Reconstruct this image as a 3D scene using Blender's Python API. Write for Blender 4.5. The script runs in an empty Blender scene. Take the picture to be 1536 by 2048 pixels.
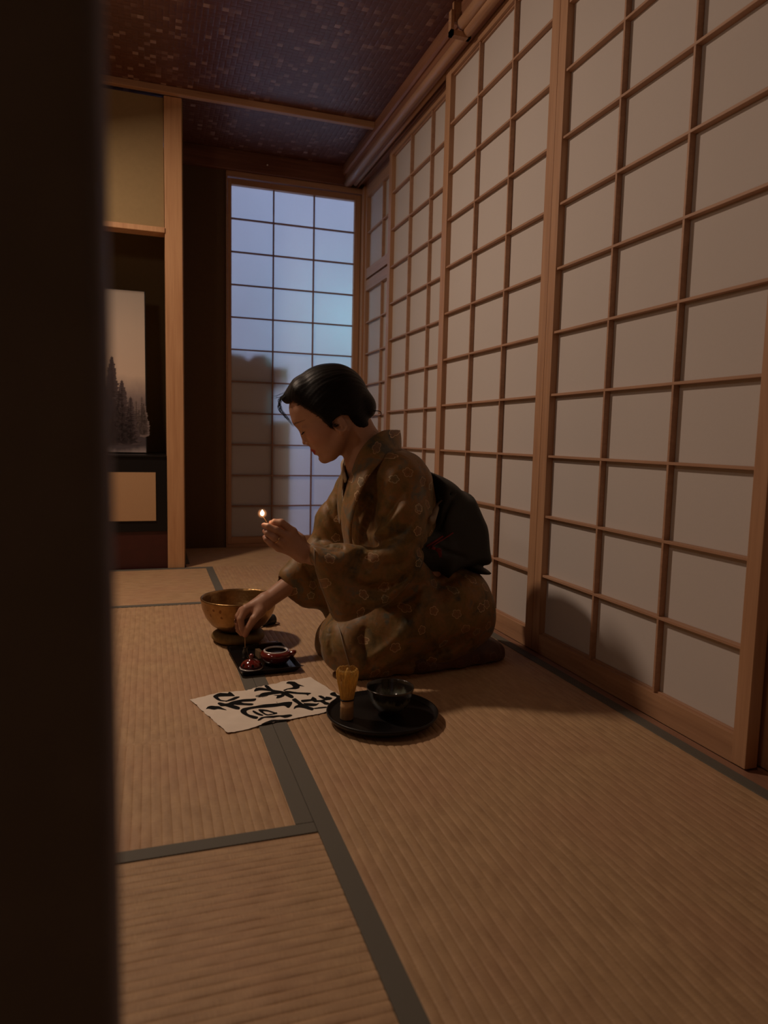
import bpy, bmesh, math, random
import numpy as np
from mathutils import Vector, Matrix
random.seed(7)
SC = bpy.context.scene
COL = SC.collection
PI = math.pi

# ------------------------------------------------------------------ camera
CAM_Z = 0.618
F_PX, YAW, PITCH, ROLL = 1398.03, 0.3252, -0.1045, 0.0231
fw = Vector((math.sin(YAW)*math.cos(PITCH), math.cos(YAW)*math.cos(PITCH), math.sin(PITCH)))
rt = Vector((math.cos(YAW), -math.sin(YAW), 0)); up = rt.cross(fw)
r2 = rt*math.cos(ROLL) + up*math.sin(ROLL); u2 = -rt*math.sin(ROLL) + up*math.cos(ROLL)
cd = bpy.data.cameras.new('camera'); cam = bpy.data.objects.new('camera', cd); COL.objects.link(cam)
M = Matrix((r2, u2, -fw)).transposed().to_4x4(); M.translation = (0, 0, CAM_Z); cam.matrix_world = M
cd.sensor_fit = 'HORIZONTAL'; cd.sensor_width = 36.0; cd.lens = F_PX/1536*36.0
cd.clip_start = 0.02
cd.dof.use_dof = True; cd.dof.focus_distance = 1.9; cd.dof.aperture_fstop = cd.lens/1000/0.0058
SC.camera = cam
SC.view_settings.view_transform = 'Standard'; SC.view_settings.look = 'None'
SC.view_settings.gamma = 1; SC.view_settings.use_curve_mapping = False
SC.view_settings.exposure = 0.0
try: SC.cycles.use_denoising = True; SC.cycles.max_bounces = 8; SC.cycles.caustics_reflective = False; SC.cycles.caustics_refractive = False; SC.cycles.sample_clamp_indirect = 3.0
except Exception: pass

# ------------------------------------------------------------------ world and lamps
w = bpy.data.worlds.new('evening'); SC.world = w; w.use_nodes = True
w.node_tree.nodes['Background'].inputs[0].default_value = (0.25, 0.33, 0.60, 1); w.node_tree.nodes['Background'].inputs[1].default_value = 0.12
def lamp(name, kind, loc, target, power, color, size=0.3, size_y=None, spread=None, shape='DISK'):
    d = bpy.data.lights.new(name, kind); d.energy = power; d.color = color
    if kind == 'AREA':
        d.shape = 'RECTANGLE' if size_y else shape; d.size = size
        if size_y: d.size_y = size_y
        if spread: d.spread = spread
    elif kind == 'POINT': d.shadow_soft_size = size
    elif kind == 'SUN': d.angle = size
    elif kind == 'SPOT': d.shadow_soft_size = size; d.spot_size = spread; d.spot_blend = 1.0
    o = bpy.data.objects.new(name, d); COL.objects.link(o); o.location = loc
    o.rotation_euler = (Vector(target)-Vector(loc)).to_track_quat('-Z', 'Y').to_euler()
    return o
lamp('room_lamp', 'AREA', (-0.62, 2.50, 2.04), (-0.05, 1.95, 0), 21.0, (1.0, 0.74, 0.55), 0.16)
lamp('side_lamp', 'POINT', (-0.64, 1.00, 1.42), (0, 0, 0), 4.9, (1.0, 0.75, 0.57), 0.07)
# dusk light outside the window
lamp('outdoor_dusk_high', 'AREA', (0.95, 5.6, 2.4), (0.85, 3.9, 1.2), 92.0, (0.43, 0.60, 0.98), 1.0)
lamp('added_cyan_lamp', 'AREA', (1.12, 4.30, 1.27), (1.02, 3.9, 1.24), 2.6, (0.22, 0.85, 0.95), 0.30)  # lamp added behind the paper for a cyan tint, no sign there
lamp('outdoor_dusk_fill', 'AREA', (0.2, 6.2, 1.2), (0.7, 3.9, 1.0), 26.0, (0.55, 0.58, 1.0), 1.6)

# ------------------------------------------------------------------ tagging
def tag(o, label=None, cat=None, group=None, kind=None):
    if label: o['label'] = label
    if cat: o['category'] = cat
    if group: o['group'] = group
    if kind: o['kind'] = kind
    return o
def empty(name, loc, label=None, cat=None, group=None, kind=None, rz=0):
    o = bpy.data.objects.new(name, None); COL.objects.link(o); o.location = loc; o.rotation_euler = (0, 0, rz)
    o.empty_display_size = 0.05
    return tag(o, label, cat, group, kind)
def link(name, me, mat, parent=None, smooth=False, loc=None):
    o = bpy.data.objects.new(name, me); COL.objects.link(o)
    if mat and not me.materials: me.materials.append(mat)
    if parent: o.parent = parent
    if loc is not None: o.location = loc
    if smooth:
        me.polygons.foreach_set('use_smooth', [True]*len(me.polygons))
    return o

class MB:                                                # mesh builder
    def __init__(s): s.v = []; s.f = []
    def add(s, v, f):
        n = len(s.v); s.v += [tuple(x) for x in v]; s.f += [tuple(i+n for i in q) for q in f]; return s
    def box(s, a, b):
        x0, y0, z0 = a; x1, y1, z1 = b
        return s.add([(x0,y0,z0),(x1,y0,z0),(x1,y1,z0),(x0,y1,z0),(x0,y0,z1),(x1,y0,z1),(x1,y1,z1),(x0,y1,z1)],
                     [(0,3,2,1),(4,5,6,7),(0,1,5,4),(1,2,6,5),(2,3,7,6),(3,0,4,7)])
    def tube(s, pts, rad, n=10, cap=True):
        pts = [Vector(p) for p in pts]; rad = rad if isinstance(rad, (list, tuple)) else [rad]*len(pts)
        base = len(s.v); t = (pts[1]-pts[0]).normalized(); nrm = t.orthogonal().normalized()
        for i, p in enumerate(pts):
            a = pts[max(i-1, 0)]; b = pts[min(i+1, len(pts)-1)]; t = (b-a).normalized()
            nrm = (nrm - t*nrm.dot(t)).normalized(); bn = t.cross(nrm)
            for k in range(n):
                an = 2*PI*k/n; s.v.append(tuple(p + (nrm*math.cos(an)+bn*math.sin(an))*rad[i]))
        for i in range(len(pts)-1):
            for k in range(n):
                a = base+i*n+k; b = base+i*n+(k+1) % n; s.f.append((a, b, b+n, a+n))
        if cap:
            s.f.append(tuple(base+k for k in range(n))[::-1]); s.f.append(tuple(base+(len(pts)-1)*n+k for k in range(n)))
        return s
    def lathe(s, prof, c=(0, 0, 0), n=48, sx=1, sy=1, cap=True):
        base = len(s.v)
        for r, z in prof:
            for k in range(n):
                a = 2*PI*k/n; s.v.append((c[0]+r*sx*math.cos(a), c[1]+r*sy*math.sin(a), c[2]+z))
        for i in range(len(prof)-1):
            for k in range(n):
                a = base+i*n+k; b = base+i*n+(k+1) % n; s.f.append((a, b, b+n, a+n))
        if cap: s.f.append(tuple(base+k for k in range(n))[::-1]); s.f.append(tuple(base+(len(prof)-1)*n+k for k in range(n)))
        return s
    def prism(s, poly, axis, a, b):                      # polygon (2D) extruded along an axis
        n = len(poly); v = []
        for t in (a, b):
            for p, q in poly:
                v.append({0: (t, p, q), 1: (p, t, q), 2: (p, q, t)}[axis])
        f = [tuple(range(n)), tuple(range(n, 2*n))[::-1]] + [(i, i+n, (i+1) % n+n, (i+1) % n) for i in range(n)]
        return s.add(v, f)
    def build(s, name, mat, parent=None, smooth=False, bevel=0, seg=2, loc=None):
        me = bpy.data.meshes.new(name); me.from_pydata(s.v, [], s.f)
        bm = bmesh.new(); bm.from_mesh(me); bmesh.ops.recalc_face_normals(bm, faces=bm.faces); bm.to_mesh(me); bm.free()
        o = link(name, me, mat, parent, smooth, loc)
        if bevel:
            m = o.modifiers.new('bevel', 'BEVEL'); m.width = bevel; m.segments = seg; m.limit_method = 'ANGLE'
            if smooth or seg > 1:
                me.polygons.foreach_set('use_smooth', [True]*len(me.polygons)); m.harden_normals = True
        return o

# ------------------------------------------------------------------ materials
class NT:
    def __init__(s, name):
        s.m = bpy.data.materials.new(name); s.m.use_nodes = True; s.t = s.m.node_tree; s.t.nodes.clear()
        s.out = s.n('ShaderNodeOutputMaterial')
    def n(s, typ, **kw):
        x = s.t.nodes.new(typ)
        for k, v in kw.items(): setattr(x, k, v)
        return x
    def put(s, sock, v):
        if v is None: return
        if hasattr(v, 'is_output'): s.t.links.new(v, sock)
        elif hasattr(v, 'outputs'): s.t.links.new(v.outputs[0], sock)
        else:
            if isinstance(v, (tuple, list)) and len(v) == 3 and sock.type == 'RGBA': v = (*v, 1)
            sock.default_value = v
    def math(s, op, a, b=None, c=None, clamp=False):
        x = s.n('ShaderNodeMath', operation=op); x.use_clamp = clamp
        s.put(x.inputs[0], a)
        if b is not None: s.put(x.inputs[1], b)
        if c is not None: s.put(x.inputs[2], c)
        return x.outputs[0]
    def mix(s, f, a, b, blend='MIX'):
        x = s.n('ShaderNodeMix', data_type='RGBA', blend_type=blend)
        s.put(x.inputs[0], f); s.put(x.inputs[6], a); s.put(x.inputs[7], b); return x.outputs[2]
    def coord(s, kind='Object', scale=(1, 1, 1), loc=(0, 0, 0), rot=(0, 0, 0)):
        t = s.n('ShaderNodeTexCoord'); m = s.n('ShaderNodeMapping'); s.put(m.inputs[0], t.outputs[kind])
        m.inputs['Scale'].default_value = scale; m.inputs['Location'].default_value = loc; m.inputs['Rotation'].default_value = rot
        return m.outputs[0]
    def noise(s, vec, scale=5, detail=3, rough=0.5, dist=0, out='Fac'):
        x = s.n('ShaderNodeTexNoise'); s.put(x.inputs['Vector'], vec)
        x.inputs['Scale'].default_value = scale; x.inputs['Detail'].default_value = detail
        x.inputs['Roughness'].default_value = rough; x.inputs['Distortion'].default_value = dist
        return x.outputs[out]
    def ramp(s, f, stops):
        x = s.n('ShaderNodeValToRGB'); s.put(x.inputs[0], f); e = x.color_ramp.elements
        while len(e) < len(stops): e.new(0.5)
        for q, (p, c) in zip(e, stops): q.position = p; q.color = (*c, 1) if len(c) == 3 else c
        return x.outputs[0]
    def bump(s, h, strength=0.3, dist=0.001):
        x = s.n('ShaderNodeBump'); s.put(x.inputs['Height'], h); x.inputs['Strength'].default_value = strength
        x.inputs['Distance'].default_value = dist; return x.outputs[0]
    def bsdf(s, **kw):
        x = s.n('ShaderNodeBsdfPrincipled')
        for k, v in kw.items(): s.put(x.inputs[k.replace('_', ' ')], v)
        return x
    def done(s, sh): s.put(s.out.inputs[0], sh); return s.m

def wood(name, c1, c2, axis=2, rough=0.5, fine=1.0):
    N = NT(name); sc = [26*fine]*3; sc[axis] = 1.6
    co = N.coord('Object', tuple(sc)); n1 = N.noise(co, 1.6, 4, 0.55, 0.8)
    sc2 = [160*fine]*3; sc2[axis] = 5; n2 = N.noise(N.coord('Object', tuple(sc2)), 1, 3)
    big = N.noise(N.coord('Object', (1.5, 1.5, 1.5)), 1.3, 2)
    f = N.math('ADD', N.math('MULTIPLY', n1, 0.7), N.math('MULTIPLY', n2, 0.35))
    f = N.math('ADD', f, N.math('MULTIPLY', N.math('SUBTRACT', big, 0.5), 0.35))
    col = N.ramp(f, [(0.30, c2), (0.68, c1)])
    return N.done(N.bsdf(Base_Color=col, Roughness=rough, Normal=N.bump(n2, 0.25, 0.0006)))
def plain(name, col, rough=0.6, metal=0, var=0.12, nscale=30, bump=0.15, bdist=0.0006, coat=0, spec=0.5):
    N = NT(name); co = N.coord('Object'); n = N.noise(co, nscale, 4)
    c = N.mix(n, tuple(x*(1-var) for x in col), tuple(min(1, x*(1+var)) for x in col))
    b = N.bsdf(Base_Color=c, Roughness=rough, Metallic=metal, Normal=N.bump(N.noise(co, nscale*6, 3), bump, bdist))
    b.inputs['Coat Weight'].default_value = coat; b.inputs['Coat Roughness'].default_value = 0.06
    b.inputs['Specular IOR Level'].default_value = spec
    return N.done(b)
MAT = {}
MAT['wood_z'] = wood('hinoki_upright', (0.52, 0.30, 0.17), (0.36, 0.19, 0.10), 2)
MAT['wood_y'] = wood('hinoki_along_wall', (0.50, 0.29, 0.165), (0.34, 0.18, 0.10), 1)
MAT['wood_x'] = wood('hinoki_across', (0.50, 0.29, 0.165), (0.34, 0.18, 0.10), 0)
MAT['kumiko'] = wood('lattice_wood', (0.48, 0.28, 0.175), (0.36, 0.20, 0.12), 1, 0.6)
MAT['post'] = wood('alcove_post_wood', (0.60, 0.34, 0.17), (0.44, 0.22, 0.10), 2, 0.55)
MAT['darkwood_x'] = wood('beam_wood_aged', (0.24, 0.10, 0.055), (0.12, 0.045, 0.025), 0)
MAT['darkwood_y'] = wood('beam_wood_aged_along', (0.34, 0.16, 0.09), (0.19, 0.08, 0.045), 1)
MAT['sill'] = wood('sill_wood', (0.36, 0.19, 0.12), (0.24, 0.12, 0.075), 1, 0.4)
def washi(name, col, trans=0.35):
    N = NT(name); co = N.coord('Object')
    n = N.noise(N.coord('Object', (1, 1, 1)), 3, 3); fib = N.noise(co, 90, 5, 0.7, 1.5)
    c = N.mix(N.math('ADD', N.math('MULTIPLY', n, 0.6), N.math('MULTIPLY', fib, 0.4)), tuple(x*0.90 for x in col), col)
    d = N.n('ShaderNodeBsdfDiffuse'); t = N.n('ShaderNodeBsdfTranslucent'); N.put(d.inputs[0], c); N.put(t.inputs[0], c)
    b = N.bump(fib, 0.25, 0.0008); N.put(d.inputs['Normal'], b)
    m = N.n('ShaderNodeMixShader'); m.inputs[0].default_value = trans; N.put(m.inputs[1], d.outputs[0]); N.put(m.inputs[2], t.outputs[0])
    return N.done(m)
MAT['paper'] = washi('washi_paper', (0.69, 0.645, 0.62), 0.10)
MAT['paper_win'] = washi('washi_paper_window', (0.82, 0.80, 0.80), 0.45)
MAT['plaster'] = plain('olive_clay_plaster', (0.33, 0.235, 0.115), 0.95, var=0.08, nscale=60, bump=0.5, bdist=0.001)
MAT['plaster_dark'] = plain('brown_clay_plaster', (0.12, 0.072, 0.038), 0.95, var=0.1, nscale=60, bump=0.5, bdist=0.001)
MAT['lacquer'] = plain('black_lacquer', (0.006, 0.005, 0.005), 0.28, var=0, bump=0.02, coat=0.3)
MAT['lacquer_matt'] = plain('black_lacquer_satin', (0.008, 0.007, 0.007), 0.38, var=0, bump=0.05, spec=0.3)
MAT['dark'] = plain('dark_stained_post', (0.20, 0.20, 0.28), 0.7, var=0.2, bump=0.2)

def tatami_mat_material(name, axis):                     # axis = direction of the ridges
    N = NT(name); sc = [900, 900, 900]; sc[axis] = 900; 
    st = [60, 60, 1]; st[axis] = 1400                    # rush stems run across the ridges
    fib = N.noise(N.coord('Object', tuple(st)), 1, 3, 0.6)
    blot = N.noise(N.coord('Object'), 5, 3); fine = N.noise(N.coord('Object'), 60, 3)
    s2 = [64, 64, 1]; s2[axis] = 18; strand = N.noise(N.coord('Object', tuple(s2)), 1, 2)
    f = N.math('ADD', N.math('MULTIPLY', fib, 0.55), N.math('MULTIPLY', strand, 0.45))
    col = N.ramp(f, [(0.28, (0.32, 0.190, 0.095)), (0.72, (0.60, 0.395, 0.215))])
    red = N.math('MULTIPLY', N.math('SUBTRACT', blot, 0.42, clamp=True), 2.2, clamp=True)
    col = N.mix(N.math('MULTIPLY', red, 0.55), col, (0.46, 0.235, 0.145))
    h = N.math('ADD', fib, N.math('MULTIPLY', fine, 0.4))
    return N.done(N.bsdf(Base_Color=col, Roughness=0.62, Normal=N.bump(h, 0.5, 0.0008)))
MAT['tatami_y'] = tatami_mat_material('rush_tatami_lengthwise', 1)
MAT['tatami_x'] = tatami_mat_material('rush_tatami_crosswise', 0)
def border_material():
    N = NT('border_cloth'); co = N.coord('Object', (1, 1, 1), rot=(0, 0, 0.6))
    wv = N.n('ShaderNodeTexWave', wave_type='BANDS', bands_direction='X'); N.put(wv.inputs['Vector'], co); wv.inputs['Scale'].default_value = 120
    wv2 = N.n('ShaderNodeTexWave', wave_type='BANDS', bands_direction='Y'); N.put(wv2.inputs['Vector'], co); wv2.inputs['Scale'].default_value = 90
    f = N.math('MULTIPLY', wv.outputs['Fac'], wv2.outputs['Fac'])
    col = N.mix(f, (0.10, 0.092, 0.072), (0.19, 0.175, 0.145))
    return N.done(N.bsdf(Base_Color=col, Roughness=0.75, Normal=N.bump(f, 0.4, 0.0005)))
MAT['border'] = border_material()
def ceiling_material():
    N = NT('woven_ajiro_boards'); co = N.coord('Object', (1, 1, 1), rot=(0, 0, 0.0))
    sn = N.n('ShaderNodeVectorMath', operation='SCALE'); N.put(sn.inputs[0], co); sn.inputs['Scale'].default_value = 46
    fl = N.n('ShaderNodeVectorMath', operation='FLOOR'); N.put(fl.inputs[0], sn.outputs[0])
    wn = N.n('ShaderNodeTexWhiteNoise', noise_dimensions='3D'); N.put(wn.inputs['Vector'], fl.outputs[0])
    fr = N.n('ShaderNodeVectorMath', operation='FRACTION'); N.put(fr.inputs[0], sn.outputs[0])
    se = N.n('ShaderNodeSeparateXYZ'); N.put(se.inputs[0], fr.outputs[0]); sf = N.n('ShaderNodeSeparateXYZ'); N.put(sf.inputs[0], fl.outputs[0])
    # twill weave: every cell shows either the warp or the weft strip, shifted one step each row
    ph = N.math('MODULO', N.math('ADD', N.math('ADD', sf.outputs[0], N.math('MULTIPLY', sf.outputs[1], 1.0)), 4000), 4)
    warp = N.math('LESS_THAN', ph, 1.5)
    ex = N.math('MULTIPLY', N.math('SUBTRACT', se.outputs[0], 0.5), 2); ey = N.math('MULTIPLY', N.math('SUBTRACT', se.outputs[1], 0.5), 2)
    hx = N.math('SUBTRACT', 1, N.math('POWER', N.math('ABSOLUTE', ex), 4)); hy = N.math('SUBTRACT', 1, N.math('POWER', N.math('ABSOLUTE', ey), 4))
    h = N.math('ADD', N.math('MULTIPLY', warp, hx), N.math('MULTIPLY', N.math('SUBTRACT', 1, warp), hy))
    h = N.math('ADD', h, N.math('MULTIPLY', N.math('MULTIPLY', hx, hy), 0.8))
    fibre = N.noise(co, 120, 3)
    bright = N.math('POWER', wn.outputs['Value'], 14)
    col = N.ramp(N.math('ADD', N.math('MULTIPLY', fibre, 0.5), N.math('MULTIPLY', wn.outputs['Value'], 0.12)), [(0.1, (0.105, 0.036, 0.022)), (0.7, (0.165, 0.062, 0.040))])
    col = N.mix(N.math('MULTIPLY', bright, 0.8), col, (0.42, 0.27, 0.22))  # random cells lightened in colour to stand for specular shimmer
    return N.done(N.bsdf(Base_Color=col, Roughness=0.42, Normal=N.bump(h, 0.35, 0.0015)))
MAT['ceiling'] = ceiling_material()
# ------------------------------------------------------------------ room shell
WX = 1.08; CZ = 2.095; BY = 3.9; PY = 3.323
def S(name, mb, mat, label, **kw): return tag(mb.build(name, mat, **kw), label, name.split('_')[0], kind='structure')
S('floor', MB().box((-2.1, -0.7, -0.10), (1.5, BY+0.1, -0.032)), MAT['darkwood_x'], 'board floor beneath the tatami mats')
S('ceiling', MB().box((-2.1, -0.7, CZ), (1.5, BY+0.1, CZ+0.06)), MAT['ceiling'], 'dark woven strip ceiling')
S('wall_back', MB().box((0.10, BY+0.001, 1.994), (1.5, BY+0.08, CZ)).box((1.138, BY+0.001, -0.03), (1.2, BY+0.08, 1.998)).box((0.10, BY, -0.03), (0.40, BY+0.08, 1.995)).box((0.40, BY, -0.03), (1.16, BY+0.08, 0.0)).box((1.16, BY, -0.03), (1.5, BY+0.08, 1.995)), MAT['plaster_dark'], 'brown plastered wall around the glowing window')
S('wall_left', MB().box((-2.15, -0.7, -0.03), (-2.05, PY+0.1, CZ)), MAT['plaster'], 'clay plastered side wall')
S('wall_front', MB().box((-2.1, -0.75, -0.03), (1.5, -0.65, CZ)), MAT['plaster'], 'clay plastered wall behind the viewer')
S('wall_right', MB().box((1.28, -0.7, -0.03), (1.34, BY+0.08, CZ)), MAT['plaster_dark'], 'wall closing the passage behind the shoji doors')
S('wall_alcove', MB().box((-2.1, PY+0.02, 1.515), (0.075, PY+0.08, 2.062)).box((-2.1, BY, 0), (0.10, BY+0.08, 2.062)).box((0.10, PY+0.10, 0), (0.16, BY+0.02, CZ)), MAT['plaster'], 'olive clay plaster of the picture alcove')
# beams
S('trim_1', MB().box((0.16, BY-0.03, 1.995), (1.04, BY+0.08, CZ)), MAT['darkwood_x'], 'dark beam above the glowing window', bevel=0.003)
kam = [(1.037, CZ), (1.037, 2.006), (1.043, 1.998), (1.076, 1.998), (1.076, 2.022), (1.112, 2.022), (1.112, 1.998), (1.117, 1.998), (1.117, 2.022), (1.153, 2.022), (1.153, 1.998), (1.27, 1.998), (1.27, CZ)]
S('trim_2', MB().prism(kam, 1, -0.65, BY-0.001), MAT['darkwood_y'], 'grooved head rail above the sliding shoji doors')
S('trim_11', MB().tube([(1.047, BY-0.03, 2.004), (1.047, 2.36, 2.004), (1.047, -0.65, 2.004)], 0.0165, 20).tube([(1.094, BY-0.03, 2.010), (1.094, 2.59, 2.010)], 0.012, 14), MAT['wood_y'], 'rounded pole running along the head rail', smooth=True)
S('trim_3', MB().prism([(1.022, CZ), (1.022, 2.05), (1.03, 2.043), (1.037, 2.043), (1.037, CZ)], 1, -0.65, BY-0.03), MAT['darkwood_y'], 'narrow moulding between ceiling and head rail')
S('trim_4', MB().box((-2.1, PY-0.028, 2.066), (1.022, PY+0.0, CZ)), MAT['wood_x'], 'pale batten crossing the ceiling', bevel=0.003)
sill = [(1.056, -0.03), (1.056, 0.0), (1.078, 0.0), (1.078, -0.004), (1.112, -0.004), (1.112, 0.0), (1.118, 0.0), (1.118, -0.004), (1.153, -0.004), (1.153, 0.0), (1.27, 0.0), (1.27, -0.03)]
S('trim_5', MB().prism(sill, 1, -0.65, BY), MAT['sill'], 'grooved wooden sill under the shoji doors')
# alcove post, lintel, base
S('trim_6', MB().box((0.077, PY, 0), (0.152, PY+0.10, 2.066)), MAT['post'], 'pale square post beside the picture alcove', bevel=0.004)
S('trim_7', MB().box((-2.05, PY-0.005, 1.492), (0.077, PY+0.075, 1.515)), MAT['post'], 'pale lintel above the picture alcove', bevel=0.002)
S('trim_8', MB().box((-2.05, PY+0.02, 0), (0.077, BY, 0.172)), plain('oxblood_lacquered_board', (0.055, 0.012, 0.010), 0.35, var=0.25), 'dark red board at the foot of the alcove')
S('trim_9', MB().box((1.14, BY-0.045, 0), (1.175, BY, 1.998)), MAT['wood_z'], 'corner post between window and shoji wall', bevel=0.002)
c = empty('alcove_cabinet', (-0.5, PY+0.3, 0.172), 'low black lacquered cabinet with a beige sliding door in the alcove', 'cabinet')
off = Vector((0.5, -PY-0.3, -0.172))
def at(mb): mb.v = [tuple(Vector(v)+off) for v in mb.v]; return mb
at(MB().box((-2.0, PY+0.012, 0.172), (0.076, BY-0.02, 0.512))).build('body', MAT['lacquer_matt'], c, bevel=0.002)
at(MB().box((-2.0, PY+0.004, 0.512), (0.076, BY-0.02, 0.520))).build('top', MAT['lacquer'], c, bevel=0.001)
at(MB().box((-0.75, PY+0.006, 0.222), (0.027, PY+0.016, 0.442))).build('door', plain('beige_fabric_panel', (0.50, 0.31, 0.165), 0.8, var=0.05, nscale=200), c)
at(MB().box((-1.55, PY+0.006, 0.222), (-0.78, PY+0.016, 0.442))).build('door', bpy.data.materials['beige_fabric_panel'], c)

# ------------------------------------------------------------------ picture leaning in the alcove
def painting_material():
    N = NT('misty_painting_paper'); t = N.n('ShaderNodeTexCoord'); s = N.n('ShaderNodeSeparateXYZ'); N.put(s.inputs[0], t.outputs['Object'])
    cl = N.noise(N.coord('Object', (5, 5, 3)), 1.5, 4, 0.6)
    z = N.math('ADD', s.outputs[2], N.math('MULTIPLY', N.math('SUBTRACT', cl, 0.5), 0.10))
    col = N.ramp(z, [(0.0, (0.35, 0.28, 0.27)), (0.03, (0.065, 0.045, 0.05)), (0.15, (0.045, 0.03, 0.035)), (0.20, (0.10, 0.07, 0.072)), (0.27, (0.27, 0.2, 0.18)), (0.36, (0.62, 0.47, 0.36)), (0.60, (0.55, 0.44, 0.35)), (0.78, (0.42, 0.36, 0.31))])
    return N.done(N.bsdf(Base_Color=col, Roughness=0.7))
p = empty('leaning_picture', (-0.33, PY+0.20, 0.5235), 'tall picture of misty dark conifers leaning in the alcove', 'picture')
lean = -math.atan2(0.10, 0.76); p.rotation_euler = (lean, 0, 0)
MB().box((-0.33, 0.0, 0), (0.322, 0.022, 0.775)).build('frame', MAT['lacquer_matt'], p, bevel=0.001)
MB().box((-0.325, -0.002, 0.003), (0.317, 0.0, 0.772)).build('canvas', painting_material(), p)
def conifer(mb, x, z0, h, wd, rnd, y):
    # trunk and drooping boughs as flat brush marks
    mb.add([(x-0.004, y, z0), (x+0.004, y, z0), (x+0.001, y, z0+h), (x-0.001, y, z0+h)], [(0, 1, 2, 3)])
    k = 0; n = int(h/0.0095)
    for i in range(n):
        t = 1-i/n; zz = z0+h*(1-t)
        for sd in (-1, 1):
            L = wd*t**0.85*rnd.uniform(0.55, 1.1)+0.004; dz = -0.15*L*rnd.uniform(0.3, 1.6); th = 0.006+0.010*t
            mb.add([(x, y, zz+th), (x+sd*L*0.5, y, zz+th*0.7+dz*0.3), (x+sd*L, y, zz+dz+0.004), (x+sd*L*0.85, y, zz+dz-0.004), (x+sd*L*0.4, y, zz-th*0.7+dz*0.2), (x, y, zz-th)], [(0, 1, 2, 3, 4, 5)])
rnd = random.Random(3)
for nm, col, lst, y in (('distant_trees', (0.19, 0.14, 0.13), [(0.30, 0.1, 0.17, 0.03), (0.275, 0.1, 0.15, 0.03), (0.31, 0.09, 0.15, 0.03), (0.25, 0.12, 0.15, 0.035)], -0.0024),
                        ('near_trees', (0.075, 0.05, 0.052), [(0.168, 0.05, 0.405, 0.085), (0.212, 0.05, 0.295, 0.065), (0.250, 0.05, 0.215, 0.045), (0.08, 0.05, 0.38, 0.095), (0.12, 0.05, 0.33, 0.08), (-0.02, 0.1, 0.33, 0.08), (-0.13, 0.1, 0.31, 0.08), (-0.24, 0.1, 0.27, 0.07)], -0.0028)):
    mb = MB()
    for a in lst: conifer(mb, *a[:4], rnd, y)
    mb.build(nm, plain(nm+'_ink', col, 0.8, var=0.3, nscale=25), p)

# ------------------------------------------------------------------ tatami
PIT = 0.0155
def tatami(x0, x1, y0, y1, axis, label, borders, gap=0.0003, seam=None):
    root = empty('tatami_mat', ((x0+x1)/2, (y0+y1)/2, -0.03), label, 'tatami mat', 'tatami mats covering the floor')
    cx, cy = (x0+x1)/2, (y0+y1)/2; Z = 0.03
    x0 += gap; x1 -= gap; y0 += gap; y1 -= gap
    bx = {'w': (x0, x0+0.0315), 'e': (x1-0.0295, x1)}; by = {'s': (y0, y0+0.029), 'n': (y1-0.029, y1)}
    if axis == 1: a0, a1, b0, b1 = x0, x1, y0, y1
    else: a0, a1, b0, b1 = y0, y1, x0, x1
    n = max(1, round((a1-a0)/PIT)); m = 8; v = []; f = []
    A = np.linspace(a0, a1, n*m+1); ph = (np.arange(n*m+1) % m)/m; Hh = 0.0011*np.abs(np.sin(PI*ph))**0.55
    nb = max(2, int((b1-b0)/0.02)); B = np.linspace(b0, b1, nb+1); r = np.random.RandomState(int(abs(x0*97+y0*31))+5)
    wob = np.cumsum(r.randn(n+2, nb+1)*0.00022, 1); wob -= np.linspace(0, 1, nb+1)[None]*wob[:, -1:]
    hw = 1+0.25*r.randn(n+2, nb+1)
    for i, a in enumerate(A):
        k = i//m; t = (i % m)/m; wv = wob[k]*(1-t)+wob[k+1]*t; h = Hh[i]*hw[k]
        if i in (0, len(A)-1): wv = wv*0
        for j, b in enumerate(B):
            z = Z-0.0008+h[j] if hasattr(h, '__len__') else Z
            if seam and axis == 1 and abs(b-seam) < 0.011: z -= 0.0016
            v.append(((a+wv[j]-cx, b-cy, z) if axis == 1 else (b-cx, a+wv[j]-cy, z)))
    W = nb+1
    for i in range(len(A)-1):
        for j in range(nb): q = (i*W+j, (i+1)*W+j, (i+1)*W+j+1, i*W+j+1); f.append(q if axis == 1 else q[::-1])
    mb = MB(); mb.v = v; mb.f = f; mb.box((x0-cx, y0-cy, 0), (x1-cx, y1-cy, Z-0.0012))
    me = bpy.data.meshes.new('mat_surface'); me.from_pydata(mb.v, [], mb.f)
    link('mat_surface', me, MAT['tatami_y' if axis == 1 else 'tatami_x'], root)
    for b in borders:
        q = MB()
        if b in bx: q.box((bx[b][0]-cx, y0-cy, 0.002), (bx[b][1]-cx, y1-cy, Z+0.0016))
        else: q.box((x0-cx, by[b][0]-cy, 0.002), (x1-cx, by[b][1]-cy, Z+0.0016))
        q.build('cloth_border', MAT['border'], root, bevel=0.001)
    return root
XS = 0.2455; XR = 1.0555
tatami(XS, XR, 1.80, 3.328, 1, 'long tatami mat under the kneeling woman, along the shoji wall', 'we')
tatami(XS, XR, 0.25, 1.80, 1, 'long tatami mat in the right foreground, along the shoji wall', 'we')
tatami(XS, XR, -0.65, 0.25, 1, 'tatami mat at the nearest end of the shoji wall', 'we')
tatami(-0.56, XS, 1.045, 2.594, 1, 'ridged tatami mat in the middle left, under the calligraphy sheet', 'we', seam=1.43)
tatami(-1.35, XS, 0.25, 1.045, 0, 'crosswise tatami mat in the left foreground', 'n')
tatami(-1.35, XS, 2.594, 3.328, 0, 'crosswise tatami mat in front of the alcove', 'sn')
tatami(-0.56-0.80, -0.56, 1.045, 2.594, 1, 'ridged tatami mat by the side wall', 'we')
tatami(0.16, XR, 3.328, BY-0.002, 0, 'crosswise tatami mat in front of the glowing window', '')
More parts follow.
